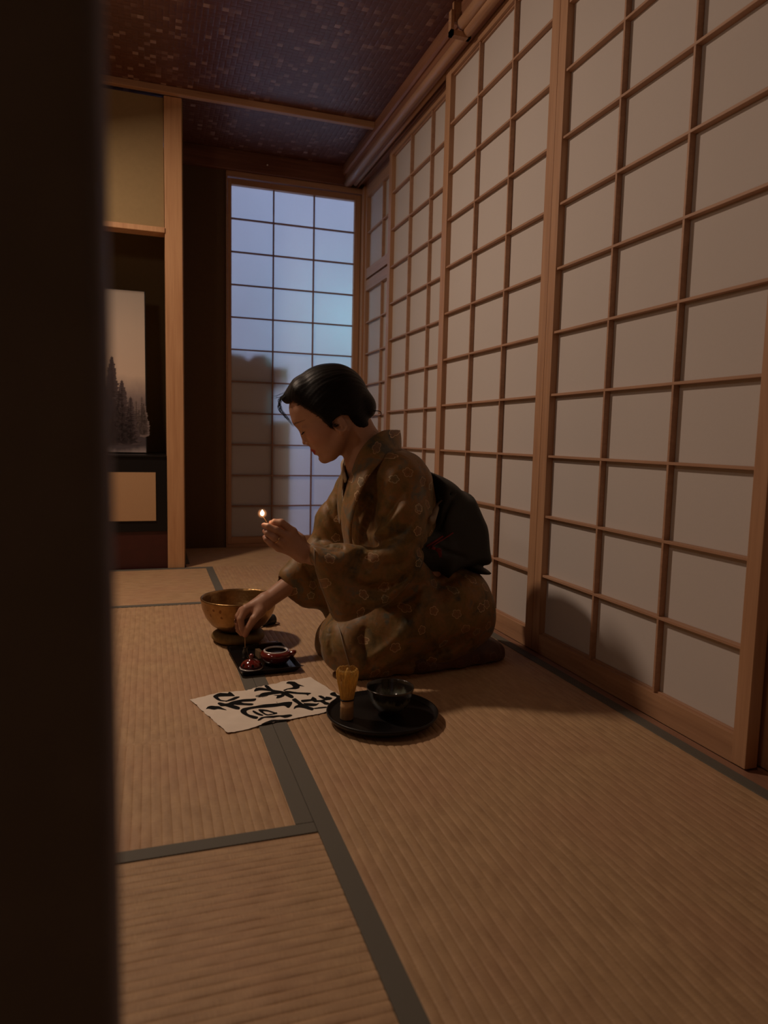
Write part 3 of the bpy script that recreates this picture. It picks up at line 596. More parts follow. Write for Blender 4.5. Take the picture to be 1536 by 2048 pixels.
# ------------------------------------------------------------------ implicit surfaces -> mesh
class Field:
    """list of primitives: (op, k, fn, centre, bound)  op '+' smooth union, '-' smooth cut"""
    def __init__(s): s.p = []
    def add(s, fn, c, rad, k=0.0, op='+'): s.p.append((op, k, fn, np.array(c, float), rad)); return s
    def cone(s, a, b, ra, rb, k=0.006, op='+', ys=1.0):
        a = np.array(a, float); b = np.array(b, float); ba = b-a; L2 = max(ba@ba, 1e-12)
        def fn(q):
            d = q-a; t = np.clip(d@ba/L2, 0, 1); e = d-t[:, None]*ba
            if ys != 1.0: e = e.copy(); e[:, 1] /= ys
            return np.sqrt((e*e).sum(1))-(ra+(rb-ra)*t)
        return s.add(fn, (a+b)/2, np.sqrt(L2)/2+max(ra, rb)*max(1, ys), k, op)
    def chain(s, pts, rs, k=0.006, op='+', ys=1.0):
        for i in range(len(pts)-1): s.cone(pts[i], pts[i+1], rs[i], rs[i+1], k, op, ys)
        return s
    def ell(s, c, r, M=None, k=0.006, op='+'):
        c = np.array(c, float); r = np.array(r, float); Mt = None if M is None else np.array(M, float)
        def fn(q):
            d = q-c
            if Mt is not None: d = d@Mt                  # columns of M are the local axes
            k0 = np.sqrt(((d/r)**2).sum(1)); k1 = np.sqrt(((d/(r*r))**2).sum(1)); return k0*(k0-1)/np.maximum(k1, 1e-9)
        return s.add(fn, c, r.max(), k, op)
    def __call__(s, q, blockc=None, half=0):
        d = np.full(len(q), 1.0)
        for op, k, fn, c, rad in s.p:
            e = fn(q)
            d = s.comb(d, e, op, k)
        return d
    @staticmethod
    def comb(d, e, op, k):
        if op == '-':
            e = -e
            if k <= 0: return np.maximum(d, e)
            h = np.clip(0.5-0.5*(d-e)/k, 0, 1); return d+(e-d)*h+k*h*(1-h)
        if k <= 0: return np.minimum(d, e)
        h = np.clip(0.5+0.5*(d-e)/k, 0, 1); return d+(e-d)*h-k*h*(1-h)

def surface(field, lo, hi, vox, B=16, cull=True, post=None):
    lo = np.array(lo, float); hi = np.array(hi, float); nb = np.maximum(1, np.ceil((hi-lo)/(vox*B)).astype(int))
    bi = np.stack(np.meshgrid(*[np.arange(n) for n in nb], indexing='ij'), -1).reshape(-1, 3)
    cen = lo+(bi+0.5)*B*vox; hd = B*vox*0.87
    if cull:
        keep = np.abs(field(cen)) < hd*1.25+0.012; bi = bi[keep]; cen = cen[keep]
    r = np.arange(B+1); loc = np.stack(np.meshgrid(r, r, r, indexing='ij'), -1).reshape(-1, 3)
    CK, CP_, EK = [], [], [[], [], []]
    dims = nb*B+2
    key = lambda i: (i[..., 0]*dims[1]+i[..., 1])*dims[2]+i[..., 2]
    for s0 in range(0, len(bi), 24):
        b = bi[s0:s0+24]; nbk = len(b); c = cen[s0:s0+24]
        G0 = b[:, None]*B+loc[None]; q = lo+G0*vox
        D = np.full((nbk, len(loc)), 1.0)
        for op, k, fn, pc, rad in field.p:
            m = np.linalg.norm(c-pc, axis=1) < rad+hd+k+0.02
            if not m.any(): continue
            e = fn(q[m].reshape(-1, 3)).reshape(m.sum(), -1)
            D[m] = Field.comb(D[m], e, op, k)
        if post is not None: D = post(q.reshape(-1, 3), D.reshape(-1)).reshape(D.shape)
        D = D.reshape(nbk, B+1, B+1, B+1)
        ins = D < 0
        # cells
        acc = np.zeros((nbk, B, B, B, 3)); cnt = np.zeros((nbk, B, B, B))
        for ax in range(3):
            o1, o2 = [x for x in range(3) if x != ax]
            for u_ in (0, 1):
                for w_ in (0, 1):
                    sl0 = [slice(None)]+[slice(0, B)]*3; sl1 = [slice(None)]+[slice(0, B)]*3
                    for oo, val in ((o1, u_), (o2, w_)): sl0[oo+1] = slice(val, B+val); sl1[oo+1] = slice(val, B+val)
                    sl1[ax+1] = slice(1, B+1)
                    a = D[tuple(sl0)]; bb = D[tuple(sl1)]; cr = (a < 0) != (bb < 0)
                    den = np.where(cr, a-bb, 1); t = np.where(cr, a/den, 0)
                    off = np.zeros(a.shape+(3,)); off[..., ax] = t; off[..., o1] = u_; off[..., o2] = w_
                    acc += off*cr[..., None]; cnt += cr
        act = cnt > 0
        if not act.any(): continue
        idx = np.argwhere(act); gi = b[idx[:, 0]]*B+idx[:, 1:]
        CK.append(key(gi)); CP_.append(lo+(gi+acc[act]/cnt[act][:, None])*vox)
        for ax in range(3):
            sl0 = [slice(None)]+[slice(0, B)]*3; sl1 = list(sl0); sl1[ax+1] = slice(1, B+1)
            i0 = ins[tuple(sl0)]; i1 = ins[tuple(sl1)]; cr = i0 != i1; e = np.argwhere(cr)
            if len(e): EK[ax].append(np.column_stack([b[e[:, 0]]*B+e[:, 1:], i0[cr]]))
    K = np.concatenate(CK); V = np.concatenate(CP_); o = np.argsort(K); K = K[o]; V = V[o]
    F = []
    for ax in range(3):
        if not EK[ax]: continue
        E_ = np.concatenate(EK[ax]); g = E_[:, :3]; ins0 = E_[:, 3].astype(bool); o1, o2 = [(1, 2), (2, 0), (0, 1)][ax]
        quad = []; ok = np.ones(len(g), bool)
        for du, dv in ((0, 0), (-1, 0), (-1, -1), (0, -1)):
            h = g.copy(); h[:, o1] += du; h[:, o2] += dv; ok &= (h >= 0).all(1); kk = key(np.maximum(h, 0))
            j = np.clip(np.searchsorted(K, kk), 0, len(K)-1); ok &= K[j] == kk; quad.append(j)
        qd_ = np.stack(quad, 1); qd_[~ins0] = qd_[~ins0][:, ::-1]; F.append(qd_[ok])
    return V, np.concatenate(F)

def np_mesh(name, V, F, smooth_it=1):
    V = V.copy()
    for _ in range(smooth_it):                           # light relaxation of the net
        acc = np.zeros_like(V); cnt = np.zeros(len(V))
        for k in range(4):
            a = F[:, k]; b = F[:, (k+1) % 4]
            np.add.at(acc, a, V[b]); np.add.at(cnt, a, 1); np.add.at(acc, b, V[a]); np.add.at(cnt, b, 1)
        V = V*0.45+0.55*acc/np.maximum(cnt, 1)[:, None]
    me = bpy.data.meshes.new(name); me.vertices.add(len(V)); me.vertices.foreach_set('co', V.astype(np.float32).ravel())
    me.loops.add(F.size); me.loops.foreach_set('vertex_index', F.astype(np.int32).ravel())
    me.polygons.add(len(F)); me.polygons.foreach_set('loop_start', np.arange(0, F.size, 4, dtype=np.int32)); me.polygons.foreach_set('loop_total', np.full(len(F), 4, np.int32))
    me.polygons.foreach_set('use_smooth', np.ones(len(F), bool)); me.update(); me.validate(); return me, V

def poly_sdf(q, poly):                                   # signed distance to a 2-D polygon
    d = np.full(len(q), 1e9); s = np.ones(len(q)); n = len(poly)
    for i in range(n):
        a = poly[i]; b = poly[i-1]; e = b-a; w_ = q-a; t = np.clip(w_@e/max(e@e, 1e-12), 0, 1)
        r = w_-t[:, None]*e; d = np.minimum(d, (r*r).sum(1))
        c1 = q[:, 1] >= a[1]; c2 = q[:, 1] < b[1]; c3 = e[0]*w_[:, 1] > e[1]*w_[:, 0]
        fl = (c1 & c2 & c3) | (~c1 & ~c2 & ~c3); s = np.where(fl, -s, s)
    return s*np.sqrt(d)
def grid_sdf(poly, st=0.0012, pad=0.05):                  # the same, tabulated once and interpolated
    lo = poly.min(0)-pad; n = np.ceil((poly.max(0)+pad-lo)/st).astype(int)+2
    gx, gy = np.meshgrid(lo[0]+np.arange(n[0])*st, lo[1]+np.arange(n[1])*st, indexing='ij')
    T = poly_sdf(np.column_stack([gx.ravel(), gy.ravel()]), poly).reshape(n)
    def fn(q):
        g = (q-lo)/st; out = np.maximum(0, np.maximum(-g, g-(n-1.001)))*st; g = np.clip(g, 0, n-1.001); i = g.astype(int); f = g-i
        a = T[i[:, 0], i[:, 1]]; b = T[i[:, 0]+1, i[:, 1]]; c = T[i[:, 0], i[:, 1]+1]; d = T[i[:, 0]+1, i[:, 1]+1]
        r = (a*(1-f[:, 0])+b*f[:, 0])*(1-f[:, 1])+(c*(1-f[:, 0])+d*f[:, 0])*f[:, 1]
        return r+np.hypot(out[:, 0], out[:, 1])
    return fn
def smooth_poly(px, Y, sub=4, closed=True):
    pts = [Vector((P(u, v, Y).x, P(u, v, Y).z)) for u, v in px]; o = []; n = len(pts)
    for i in range(n):
        p0, p1, p2, p3 = (pts[(i+k) % n] for k in (-1, 0, 1, 2))
        for j in range(sub): t = j/sub; o.append(0.5*((2*p1)+(p2-p0)*t+(2*p0-5*p1+4*p2-p3)*t*t+(3*p1-p0-3*p2+p3)*t**3))
    return np.array([(p.x, p.y) for p in o])
def pillow(px, Y, T, w_, shift=None):
    """cushion-shaped solid whose outline on the plane y=Y is the given polygon; perspective slope is kept by scaling towards the viewer"""
    pf = grid_sdf(smooth_poly(px, Y))
    def fn(q):
        y = q[:, 1]; yc = Y if shift is None else Y+shift(q)
        xz = np.column_stack([q[:, 0], q[:, 2]])
        d = pf(xz); ins = np.clip(-d/w_, 0, 1); t = T*np.sqrt(np.maximum(1-(1-ins)**2, 0))
        ay = np.abs(y-yc)
        return np.where(d < 0, (ay-t)*0.7, np.hypot(d, ay*0.7))
    return fn

V3 = lambda v: np.array(tuple(v))
PP = lambda u, v, Y: V3(P(u, v, Y))

# ------------------------------------------------------------------ the kneeling woman: skin
MY = 1.80
person = empty('person', (0.68, MY, 0.0), 'woman in a brown flowered kimono kneeling on the mat and holding a lit match', 'person')
HC = PP(540+700/5.908, 710+700/5.908, MY)
th = math.radians(33); yw = math.radians(11)
hf = np.array([-math.cos(th)*math.cos(yw), math.cos(th)*math.sin(yw), -math.sin(th)])
hs = np.array([-math.sin(yw), -math.cos(yw), 0.0])       # towards the viewer
hu = np.cross(hs, hf); hu = hu if hu[2] > 0 else -hu
HM = np.column_stack([hf, hu, hs])
def H(f_, u_, s_=0.0): return HC+HM@np.array([f_, u_, s_])
sk = Field()
sk.ell(H(-.014, .022), (.096, .088, .074), HM, 0)
sk.ell(H(.032, .040), (.056, .052, .060), HM, .02)
sk.ell(H(.030, -.028), (.057, .060, .060), HM, .02)
sk.ell(H(.036, -.066), (.045, .038, .047), HM, .02)
sk.ell(H(.0695, -.0895), (.0170, .0160, .019), HM, .014)
for s_ in (-1, 1):
    sk.ell(H(.049, -.024, .033*s_), (.030, .026, .024), HM, .02)
    sk.cone(H(-.008, -.050, .052*s_), H(.052, -.092, .018*s_), .016, .013, .018)
sk.ell(H(.066, -.060), (.0215, .024, .025), HM, .014)
sk.ell(H(.070, .026), (.0205, .014, .036), HM, .016)     # brow
for s_ in (-1, 1):
    sk.ell(H(.0955, .004, .031*s_), (.013, .0105, .017), HM, .010, '-')
    sk.ell(H(.0690, .002, .0305*s_), (.0145, .0125, .0165), HM, .0035)
    sk.cone(H(.0825, -.0015, .0205*s_), H(.0775, -.0025, .041*s_), .0018, .0016, .003)
sk.cone(H(.0820, .012), H(.0875, -.012), .0060, .0054, .008)
sk.cone(H(.0870, -.010), H(.0925, -.0275), .0054, .0062, .005)
sk.ell(H(.0928, -.0290), (.0068, .0060, .0066), HM, .004)
for s_ in (-1, 1):
    sk.ell(H(.0858, -.0345, .0095*s_), (.0082, .0056, .0052), HM, .0035)
    sk.ell(H(.0890, -.0398, .0058*s_), (.0045, .0022, .0026), HM, .0015, '-')
sk.cone(H(.0885, -.037), H(.0825, -.043), .0035, .004, .004)
# lips
sk.chain([H(.0765, -.0575, .0215), H(.0852, -.0540, .008), H(.0862, -.0548, 0), H(.0852, -.0540, -.008), H(.0765, -.0575, -.0215)], [.0018, .0042, .0048, .0042, .0018], .003)
sk.chain([H(.0765, -.0615, .0195), H(.0828, -.0660, .007), H(.0834, -.0668, 0), H(.0828, -.0660, -.007), H(.0765, -.0615, -.0195)], [.0018, .0046, .0050, .0046, .0018], .003)
sk.chain([H(.0795, -.0600, .0215), H(.0905, -.0603, .006), H(.0905, -.0603, -.006), H(.0795, -.0600, -.0215)], [.0007, .0009, .0009, .0007], .0018, '-')
sk.ell(H(.0885, -.0775), (.0085, .0040, .013), HM, .006, '-')
# ears
for s_ in (-1, 1):
    EMx = HM
    tilt = -0.10
    sk.ell(H(-.006, -.033, .0665*s_), (.016, .027, .006), HM, .005)
    rim = [H(-.004+.0165*math.cos(a)-.002, -.029+.026*math.sin(a), (.071+.003*math.cos(a+2.6))*s_) for a in np.linspace(-2.3, 2.5, 12)[::-1]]
    sk.chain(rim, [.0030]*12, .002)
    sk.ell(H(.001, -.054, .0675*s_), (.0075, .0085, .0042), HM, .004)
    sk.ell(H(-.002, -.031, .0740*s_), (.0075, .0135, .0045), HM, .003, '-')
    sk.cone(H(-.007, -.023, .0705*s_), H(-.007, -.045, .0705*s_), .0022, .0025, .003)
# neck, shoulders, core
nb_ = PP(742, 925, MY)
sk.chain([H(-.040, -.030), H(-.046, -.085)*0.5+nb_*0.5+np.array([0, 0, 0.004]), nb_], [.050, .0445, .047], .018, ys=1.0)
sk.cone(H(.000, -.095), PP(712, 945, MY), .020, .022, .018)
core = [nb_, PP(770, 985, MY), PP(800, 1070, MY), PP(835, 1150, MY)]
sk.chain(core, [.05, .075, .075, .085], .03, ys=1.25)
for s_, Y in ((1, 1.665), (-1, 1.935)):
    sk.cone(PP(765, 955, MY), PP(800 if s_ > 0 else 735, 975, Y), .05, .045, .03)
    sk.chain([PP(835, 1150, MY), PP(850, 1220, Y+.06*s_), PP(725, 1285, Y+.04*s_)], [.075, .055, .035], .03)    # thighs
    sk.chain([PP(725, 1285, Y+.04*s_), PP(905, 1290, Y+.06*s_), PP(945, 1294, Y+.06*s_)], [.033, .028, .018], .02)
# near (left) arm raised with the match
shL = PP(800, 975, 1.665); elL = PP(802, 1128, 1.615); wrL = PP(607, 1108, 1.652)
sk.chain([shL, elL], [.040, .027], .02); sk.chain([elL, elL*.45+wrL*.55, wrL*.9+elL*.1, wrL*.985+elL*.015], [.026, .0225, .0225, .0215], .010)
def hand(fing, palm, wr, k=.006):
    for pts, rs in fing: sk.chain([PP(*p) for p in pts], rs, .0022)
    for a, b, ra, rb in palm: sk.cone(a if not isinstance(a, tuple) else PP(*a), PP(*b), ra, rb, k)
W_ = (603, 1104, 1.652)
hand([([(584,1062,1.644),(563,1045,1.636),(549,1044.5,1.644),(542.5,1050,1.655)], [.0098,.0086,.0078,.0066]),
      ([(574,1073,1.638),(552,1060,1.628),(537,1053,1.634),(528,1050.5,1.645)], [.0098,.0086,.0076,.0062]),
      ([(564,1084,1.638),(547,1075,1.627),(535,1066.5,1.634),(529.5,1062.5,1.647)], [.0094,.0082,.0072,.0060]),
      ([(556,1094,1.643),(542,1087,1.636),(533,1079,1.641),(529.5,1074,1.652)], [.0086,.0074,.0066,.0055]),
      ([(600,1080,1.664),(580,1060,1.674),(558,1049,1.668),(543,1046,1.660)], [.0135,.0110,.0088,.0070])],
     [(W_, (586,1066,1.646), .0205, .0110), (W_, (576,1076,1.642), .0205, .0115), (W_, (567,1087,1.642), .0200, .0110), (W_, (560,1096,1.646), .0190, .0095), (W_, (598,1080,1.662), .019, .014)], None, .010)
# far (right) arm reaching down
shR = PP(735, 975, 1.935); elR = PP(655, 1112, 1.985); wrR = PP(533, 1202, 1.912)
sk.chain([shR, elR], [.040, .030], .02); sk.chain([elR, elR*.5+wrR*.5, wrR], [.030, .0285, .0225], .012)
W2_ = (530, 1203, 1.912)
hand([([(492,1218,1.896),(481,1238,1.890),(484,1257,1.889),(488.8,1270,1.890)], [.0105,.0092,.0080,.0062]),
      ([(484,1222,1.910),(471.5,1241,1.908),(475,1258,1.904),(483,1268,1.899)], [.0102,.0090,.0078,.0062]),
      ([(481,1227,1.924),(470,1240,1.926),(473,1253,1.921),(481,1261,1.915)], [.0096,.0084,.0074,.0060]),
      ([(483,1232,1.937),(473,1243,1.940),(477,1252,1.936),(485,1256,1.930)], [.0088,.0076,.0066,.0056]),
      ([(521,1222,1.890),(508,1238,1.876),(497,1255,1.879),(491,1270,1.885)], [.0140,.0115,.0095,.0070])],
     [(W2_, (493,1218,1.898), .0215, .0120), (W2_, (487,1222,1.911), .021, .0115), (W2_, (484,1228,1.924), .020, .0108), (W2_, (487,1232,1.936), .018, .0095), (W2_, (517,1224,1.892), .019, .0145)], None, .010)
sk.add(lambda q: q[:, 2]-0.006, (0.6, MY, 0), 2, .004, '-')
LO = np.array([0.22, 1.5, 0.0]); HI = np.array([1.04, 2.08, 0.86])
V, F = surface(sk, LO, HI, 0.0016)
me, V = np_mesh('body', V, F, 1)
# true skin colouring kept as a vertex attribute: lips, brow, lash line, fingertips and nails
L = (V-HC)@HM; f_, u_, s_ = L[:, 0], L[:, 1], L[:, 2]
lip = np.clip(1-np.maximum(0, np.hypot((u_+.0600)/(.0110-.10*np.abs(s_)), s_/.0250)-0.86)/.16, 0, 1)*(f_ > .072)*(f_ < .1)
bl = u_-(.0255-.25*np.maximum(0, np.abs(s_)-.03)); brow = np.clip(1-np.abs(bl)/(.0030*np.clip((.053-np.abs(s_))/.02, .3, 1)), 0, 1)**.6*(np.abs(s_) > .009)*(np.abs(s_) < .052)*(f_ > .05)
cheek = np.exp(-((u_+.028)**2+(np.abs(s_)-.045)**2)/.022**2)*(f_ > .02)
tips = np.zeros(len(V))
for p in ((541,1050,1.655),(526,1050,1.645),(528,1062,1.647),(528,1074,1.652),(542,1046,1.66),(489,1272,1.89),(483,1270,1.9),(481,1262,1.915),(491,1271,1.885),(471,1241,1.908),(470,1240,1.926)):
    tips = np.maximum(tips, np.exp(-((V-PP(*p))**2).sum(1)/.009**2))
ca = me.color_attributes.new('skin_tint', 'FLOAT_COLOR', 'POINT')
colr = np.column_stack([lip, brow, np.clip(cheek*.6+tips, 0, 1), np.ones(len(V))]).astype(np.float32)
ca.data.foreach_set('color', colr.ravel())
def skin_material():
    N = NT('skin'); at_ = N.n('ShaderNodeAttribute', attribute_name='skin_tint'); se = N.n('ShaderNodeSeparateColor'); N.put(se.inputs[0], at_.outputs['Color'])
    n = N.noise(N.coord('Object'), 60, 3); base = N.mix(n, (0.40, 0.220, 0.145), (0.47, 0.265, 0.18))
    c = N.mix(N.math('MULTIPLY', se.outputs[2], 0.45), base, (0.58, 0.20, 0.14)); c = N.mix(se.outputs[0], c, (0.34, 0.024, 0.024)); c = N.mix(N.math('MULTIPLY', se.outputs[1], 0.85), c, (0.05, 0.024, 0.015))
    b = N.bsdf(Base_Color=c, Roughness=0.48, Normal=N.bump(N.noise(N.coord('Object'), 700, 2), 0.12, 0.0004))
    b.inputs['Subsurface Weight'].default_value = 0.12; b.inputs['Subsurface Radius'].default_value = (0.010, 0.004, 0.002); b.inputs['Subsurface Scale'].default_value = 0.6
    b.inputs['Specular IOR Level'].default_value = 0.35; return N.done(b)
SKIN = skin_material()
def part(name, me, mat, label=None):
    o = bpy.data.objects.new(name, me); COL.objects.link(o); o.parent = person; o.location = (-person.location.x, -person.location.y, 0)
    if not me.materials: me.materials.append(mat)
    if label: o['label'] = label
    return o
part('body', me, SKIN)
HAIR = None
def hair_material():
    N = NT('black_hair'); t = N.n('ShaderNodeTexCoord'); s = N.n('ShaderNodeSeparateXYZ'); N.put(s.inputs[0], t.outputs['Object'])
    m = N.n('ShaderNodeMapping'); N.put(m.inputs[0], t.outputs['Object']); m.inputs['Rotation'].default_value = (0, math.radians(-38), 0); m.inputs['Scale'].default_value = (8, 260, 260)
    n = N.noise(m.outputs[0], 1.0, 3, 0.6)
    b = N.bsdf(Base_Color=N.mix(n, (0.002, 0.0016, 0.0015), (0.010, 0.007, 0.005)), Roughness=0.46, Normal=N.bump(n, 0.55, 0.0012))
    b.inputs['Specular IOR Level'].default_value = 0.16; return N.done(b)
HAIR = hair_material()
# ------------------------------------------------------------------ hair
hr = Field()
hr.ell(H(-.012, .030), (.104, .0965, .084), HM, 0)
hr.ell(H(-.062, .022), (.056, .075, .068), HM, .02)
hr.cone(H(.030, .100, .0), H(.076, .0945, .0), .022, .009, .02, ys=1.6)
hr.cone(H(.035, .085, .035), H(.060, .080, .022), .024, .010, .02); hr.cone(H(.035, .085, -.035), H(.060, .080, -.022), .024, .010, .02)
hr.ell(H(-.088, -.025), (.034, .040, .050), HM, .012)                 # low rolled bun
hr.chain([H(-.05, -.02, .03), H(-.052, -.078, .012)], [.036, .024], .012); hr.chain([H(-.05, -.02, -.03), H(-.052, -.078, -.012)], [.036, .024], .012)
hr.ell(H(.012, .010, .066), (.030, .040, .016), HM, .012); hr.ell(H(.012, .010, -.066), (.030, .040, .016), HM, .012)
fp = np.array([(.064, .076), (.052, .055), (.040, .030), (.028, .006), (.024, -.014), (.020, -.030), (.013, -.038), (.012, -.028), (.010, -.020), (-.006, -.017), (-.022, -.018), (-.036, -.028), (-.036, -.055), (-.034, -.080), (-.050, -.125), (-.05, -.20), (.16, -.20), (.16, .083), (.085, .080)])
FPF = grid_sdf(fp, .0008)
def cutf(q): return FPF(((q-HC)@HM)[:, :2])
hr.add(cutf, H(.04, -.03), .25, .005, '-')
def strands(q, D):
    l = (q-HC)@HM; ang = np.arctan2(l[:, 2], l[:, 1]-.0+.05+0.25*l[:, 0]); m = np.exp(-((D)/.01)**2)
    return D+m*(.00022*np.sin(ang*95+l[:, 0]*30)+.00030*np.sin(ang*41+l[:, 0]*60))
V, F = surface(hr, H(0, 0)-.17, H(0, 0)+.17, 0.0018, post=strands)
V = V; me, V = np_mesh('hair', V, F, 1); hair = part('hair', me, HAIR)
mb = MB(); rh = random.Random(5)
def strands_out(name):
    global mb
    q_ = mb.build(name, HAIR, person, smooth=True); q_.location = (-person.location.x, -MY, 0); mb = MB()
def wisp(pts, r0=.00045):
    pts = [Vector(p) for p in pts]; o = []
    for i in range(len(pts)-1):
        p0 = pts[max(i-1, 0)]; p1, p2 = pts[i], pts[i+1]; p3 = pts[min(i+2, len(pts)-1)]
        for j in range(5): t = j/5; o.append(0.5*((2*p1)+(p2-p0)*t+(2*p0-5*p1+4*p2-p3)*t*t+(3*p1-p0-3*p2+p3)*t**3))
    o.append(pts[-1]); mb.tube(o, [r0*(1-0.75*i/len(o)) for i in range(len(o))], 5)
for k in range(26):                                      # loose fringe in front of the forehead
    a = rh.uniform(-1, 1); j = lambda m: rh.uniform(-m, m)
    wisp([H(.060+j(.006), .100+j(.004), .022*a), H(.086+j(.006), .098+j(.005), .026*a+j(.004)), H(.101+j(.005), .080+j(.006), .028*a+j(.006)), H(.1005+j(.004), .058+j(.008), .030*a+j(.007)), H(.0955+j(.003), .034+j(.018), .032*a+j(.008))], .00055)
for k in range(8):
    j = lambda m: rh.uniform(-m, m); wisp([H(.05, .105+j(.004), j(.02)), H(.085, .108+j(.006), j(.02)), H(.103+j(.008), .112+j(.006), j(.02))], .0004)
strands_out('fringe')
for k in range(10):
    j = lambda m: rh.uniform(-m, m); wisp([H(-.055, -.07, j(.02)), H(-.070+j(.006), -.098+j(.008), j(.025)), H(-.086+j(.012), -.112+j(.010), j(.03))], .00035)
strands_out('nape_strands')
wisp([H(-.100, -.052, .03), H(-.112, -.060, .034), H(-.1145, -.068, .034), H(-.108, -.072, .034), H(-.096, -.064, .03)], .0013)
strands_out('neck_strands')
def side_s(f_, u_, sg):                                  # how far out the skin lies at this place of the profile
    ss = np.linspace(.10, .0, 81); q = np.array([H(f_, u_, sg*x) for x in ss]); D = sk(q); i = np.argmax(D < 0); return ss[i]*sg if D[i] < 0 else None
hl = [(.066, .075), (.058, .064), (.050, .052), (.044, .040), (.038, .028), (.031, .012), (.026, -.006), (.021, -.024), (.015, -.034)]
for sg in (-1, 1):
    for k in range(190):
        t = rh.uniform(0, len(hl)-1.001); i = int(t); a = t-i; f0 = hl[i][0]*(1-a)+hl[i+1][0]*a; u0 = hl[i][1]*(1-a)+hl[i+1][1]*a
        o = rh.uniform(-.001, .0040); p_ = []
        for w_ in (0, .5, 1):
            ff = f0+o-w_*.020; uu = u0-o*.55-w_*(.001+.003*rh.random()); s1 = side_s(ff, uu, sg)
            if s1 is None: break
            p_.append(H(ff, uu, s1+sg*(.0005+w_*.0075)))
        if len(p_) == 3: wisp(p_[::-1], .00038)
    strands_out('hairline_strands')
for k in range(26):
    j = lambda m: rh.uniform(-m, m); wisp([H(.020+j(.004), .0+j(.006), .066), H(.018+j(.004), -.02, .0645), H(.008+j(.008), -.04+j(.008), .063)], .0005)
strands_out('sideburn')
# lashes
for s_ in (-1, 1):
    mb = MB()
    for k in range(16):
        t = k/15; ss = (.0205+.0205*t)*s_; f0 = .0842-.0065*t*t; z0 = -.0028-.0015*math.sin(PI*t)
        wl = [H(f0-.001, z0, ss), H(f0+.0035, z0-.0028, ss+.0012*s_*t), H(f0+.0068, z0-.0036, ss+.003*s_*t)]
        mb.tube(wl, [.00045, .0003, .00012], 4)
    mb.tube([H(.0842-.0065*t*t, -.0025-.0015*math.sin(PI*t), (.0195+.0225*t)*s_) for t in np.linspace(0, 1, 12)], .00065, 5)
    q_ = mb.build('eyelash', HAIR, person); q_.location = (-person.location.x, -MY, 0)
# ring on the left hand
ra = PP(557, 1080, 1.634); rb = PP(547, 1075, 1.627); ax = (rb-ra)/np.linalg.norm(rb-ra); ce = (ra+rb)/2-ax*.001
e1_ = np.cross(ax, [0, 0, 1]); e1_ /= np.linalg.norm(e1_); e2_ = np.cross(ax, e1_)
mb = MB().tube([ce+(e1_*math.cos(a)+e2_*math.sin(a))*.0094 for a in np.linspace(0, 2*PI, 33)], .0010, 8, False)
rg_ = mb.build('finger_ring', plain('gold', (0.75, 0.52, 0.25), 0.2, 1.0, var=0.02), person, smooth=True); rg_.location = (-person.location.x, -MY, 0); rg_['label'] = 'thin gold ring on the ring finger'
# ------------------------------------------------------------------ kimono
km = Field()
km.add(pillow([(705,925),(745,905),(795,896),(828,912),(848,940),(859,985),(858,1050),(848,1100),(866,1150),(905,1128),(945,1138),(965,1180),(973,1212),(967,1245),(950,1272),(915,1300),(850,1330),(740,1345),(670,1325),(645,1295),(648,1262),(668,1232),(690,1190),(695,1120),(690,1060),(684,1000),(690,955)], MY, .165, .11), (0.7, MY, 0.3), .6, 0)
km.ell(PP(800, 962, 1.70), (.075, .075, .075), None, .03)
km.ell(PP(738, 955, 1.93), (.070, .060, .065), None, .03)
# lap, knees, hem
km.chain([PP(700, 1290, 1.72), PP(905, 1215, 1.725)], [.078, .112], .03)
km.chain([PP(678, 1284, 1.895), PP(890, 1215, 1.88)], [.070, .105], .03)
km.chain([PP(715, 1325, 1.70), PP(800, 1318, 1.71), PP(880, 1290, 1.76)], [.048, .050, .045], .014)
hm = Field()
hm.chain([PP(790, 1330, 1.70), PP(850, 1320, 1.695), PP(905, 1307, 1.715), PP(950, 1304, 1.735), PP(985, 1308, 1.745)], [.030, .040, .046, .046, .036], .014)
hm.ell(PP(965, 1299, 1.75), (.050, .062, .043), None, .012)
hm.ell(PP(960, 1297, 1.86), (.050, .05, .040), None, .012)
hm.add(lambda q: q[:, 2]-0.003, (0.7, MY, 0), 2, .006, '-')
km.chain([PP(700, 1322, 1.90), PP(900, 1300, 1.87)], [.045, .040], .014)
# near sleeve: upper arm, forearm, hanging bag
km.chain([PP(800, 962, 1.672), PP(806, 1040, 1.645), PP(800, 1112, 1.622)], [.074, .068, .056], .022)
km.chain([PP(800, 1116, 1.618), PP(752, 1126, 1.622), PP(690, 1116, 1.632), PP(636, 1108, 1.642)], [.058, .040, .034, .030], .012)
km.add(pillow([(624,1098),(640,1094),(690,1100),(720,1112),(765,1132),(810,1100),(838,1078),(848,1106),(832,1142),(803,1180),(757,1216),(703,1238),(682,1242),(668,1238),(652,1202),(634,1150)], 1.615, .036, .030), (.45, 1.615, .27), .35, .012)
# far sleeve
km.chain([PP(722, 960, 1.945), PP(672, 1040, 1.975), PP(650, 1095, 1.985)], [.058, .055, .052], .02)
km.chain([PP(650, 1098, 1.985), PP(582, 1152, 1.945)], [.050, .036], .015)
km.add(pillow([(597,1112),(640,1080),(700,1080),(720,1160),(676,1232),(655,1240),(640,1220),(604,1213),(570,1188),(554,1168),(572,1140)], 1.955, .042, .030), (.45, 1.95, .25), .35, .012)
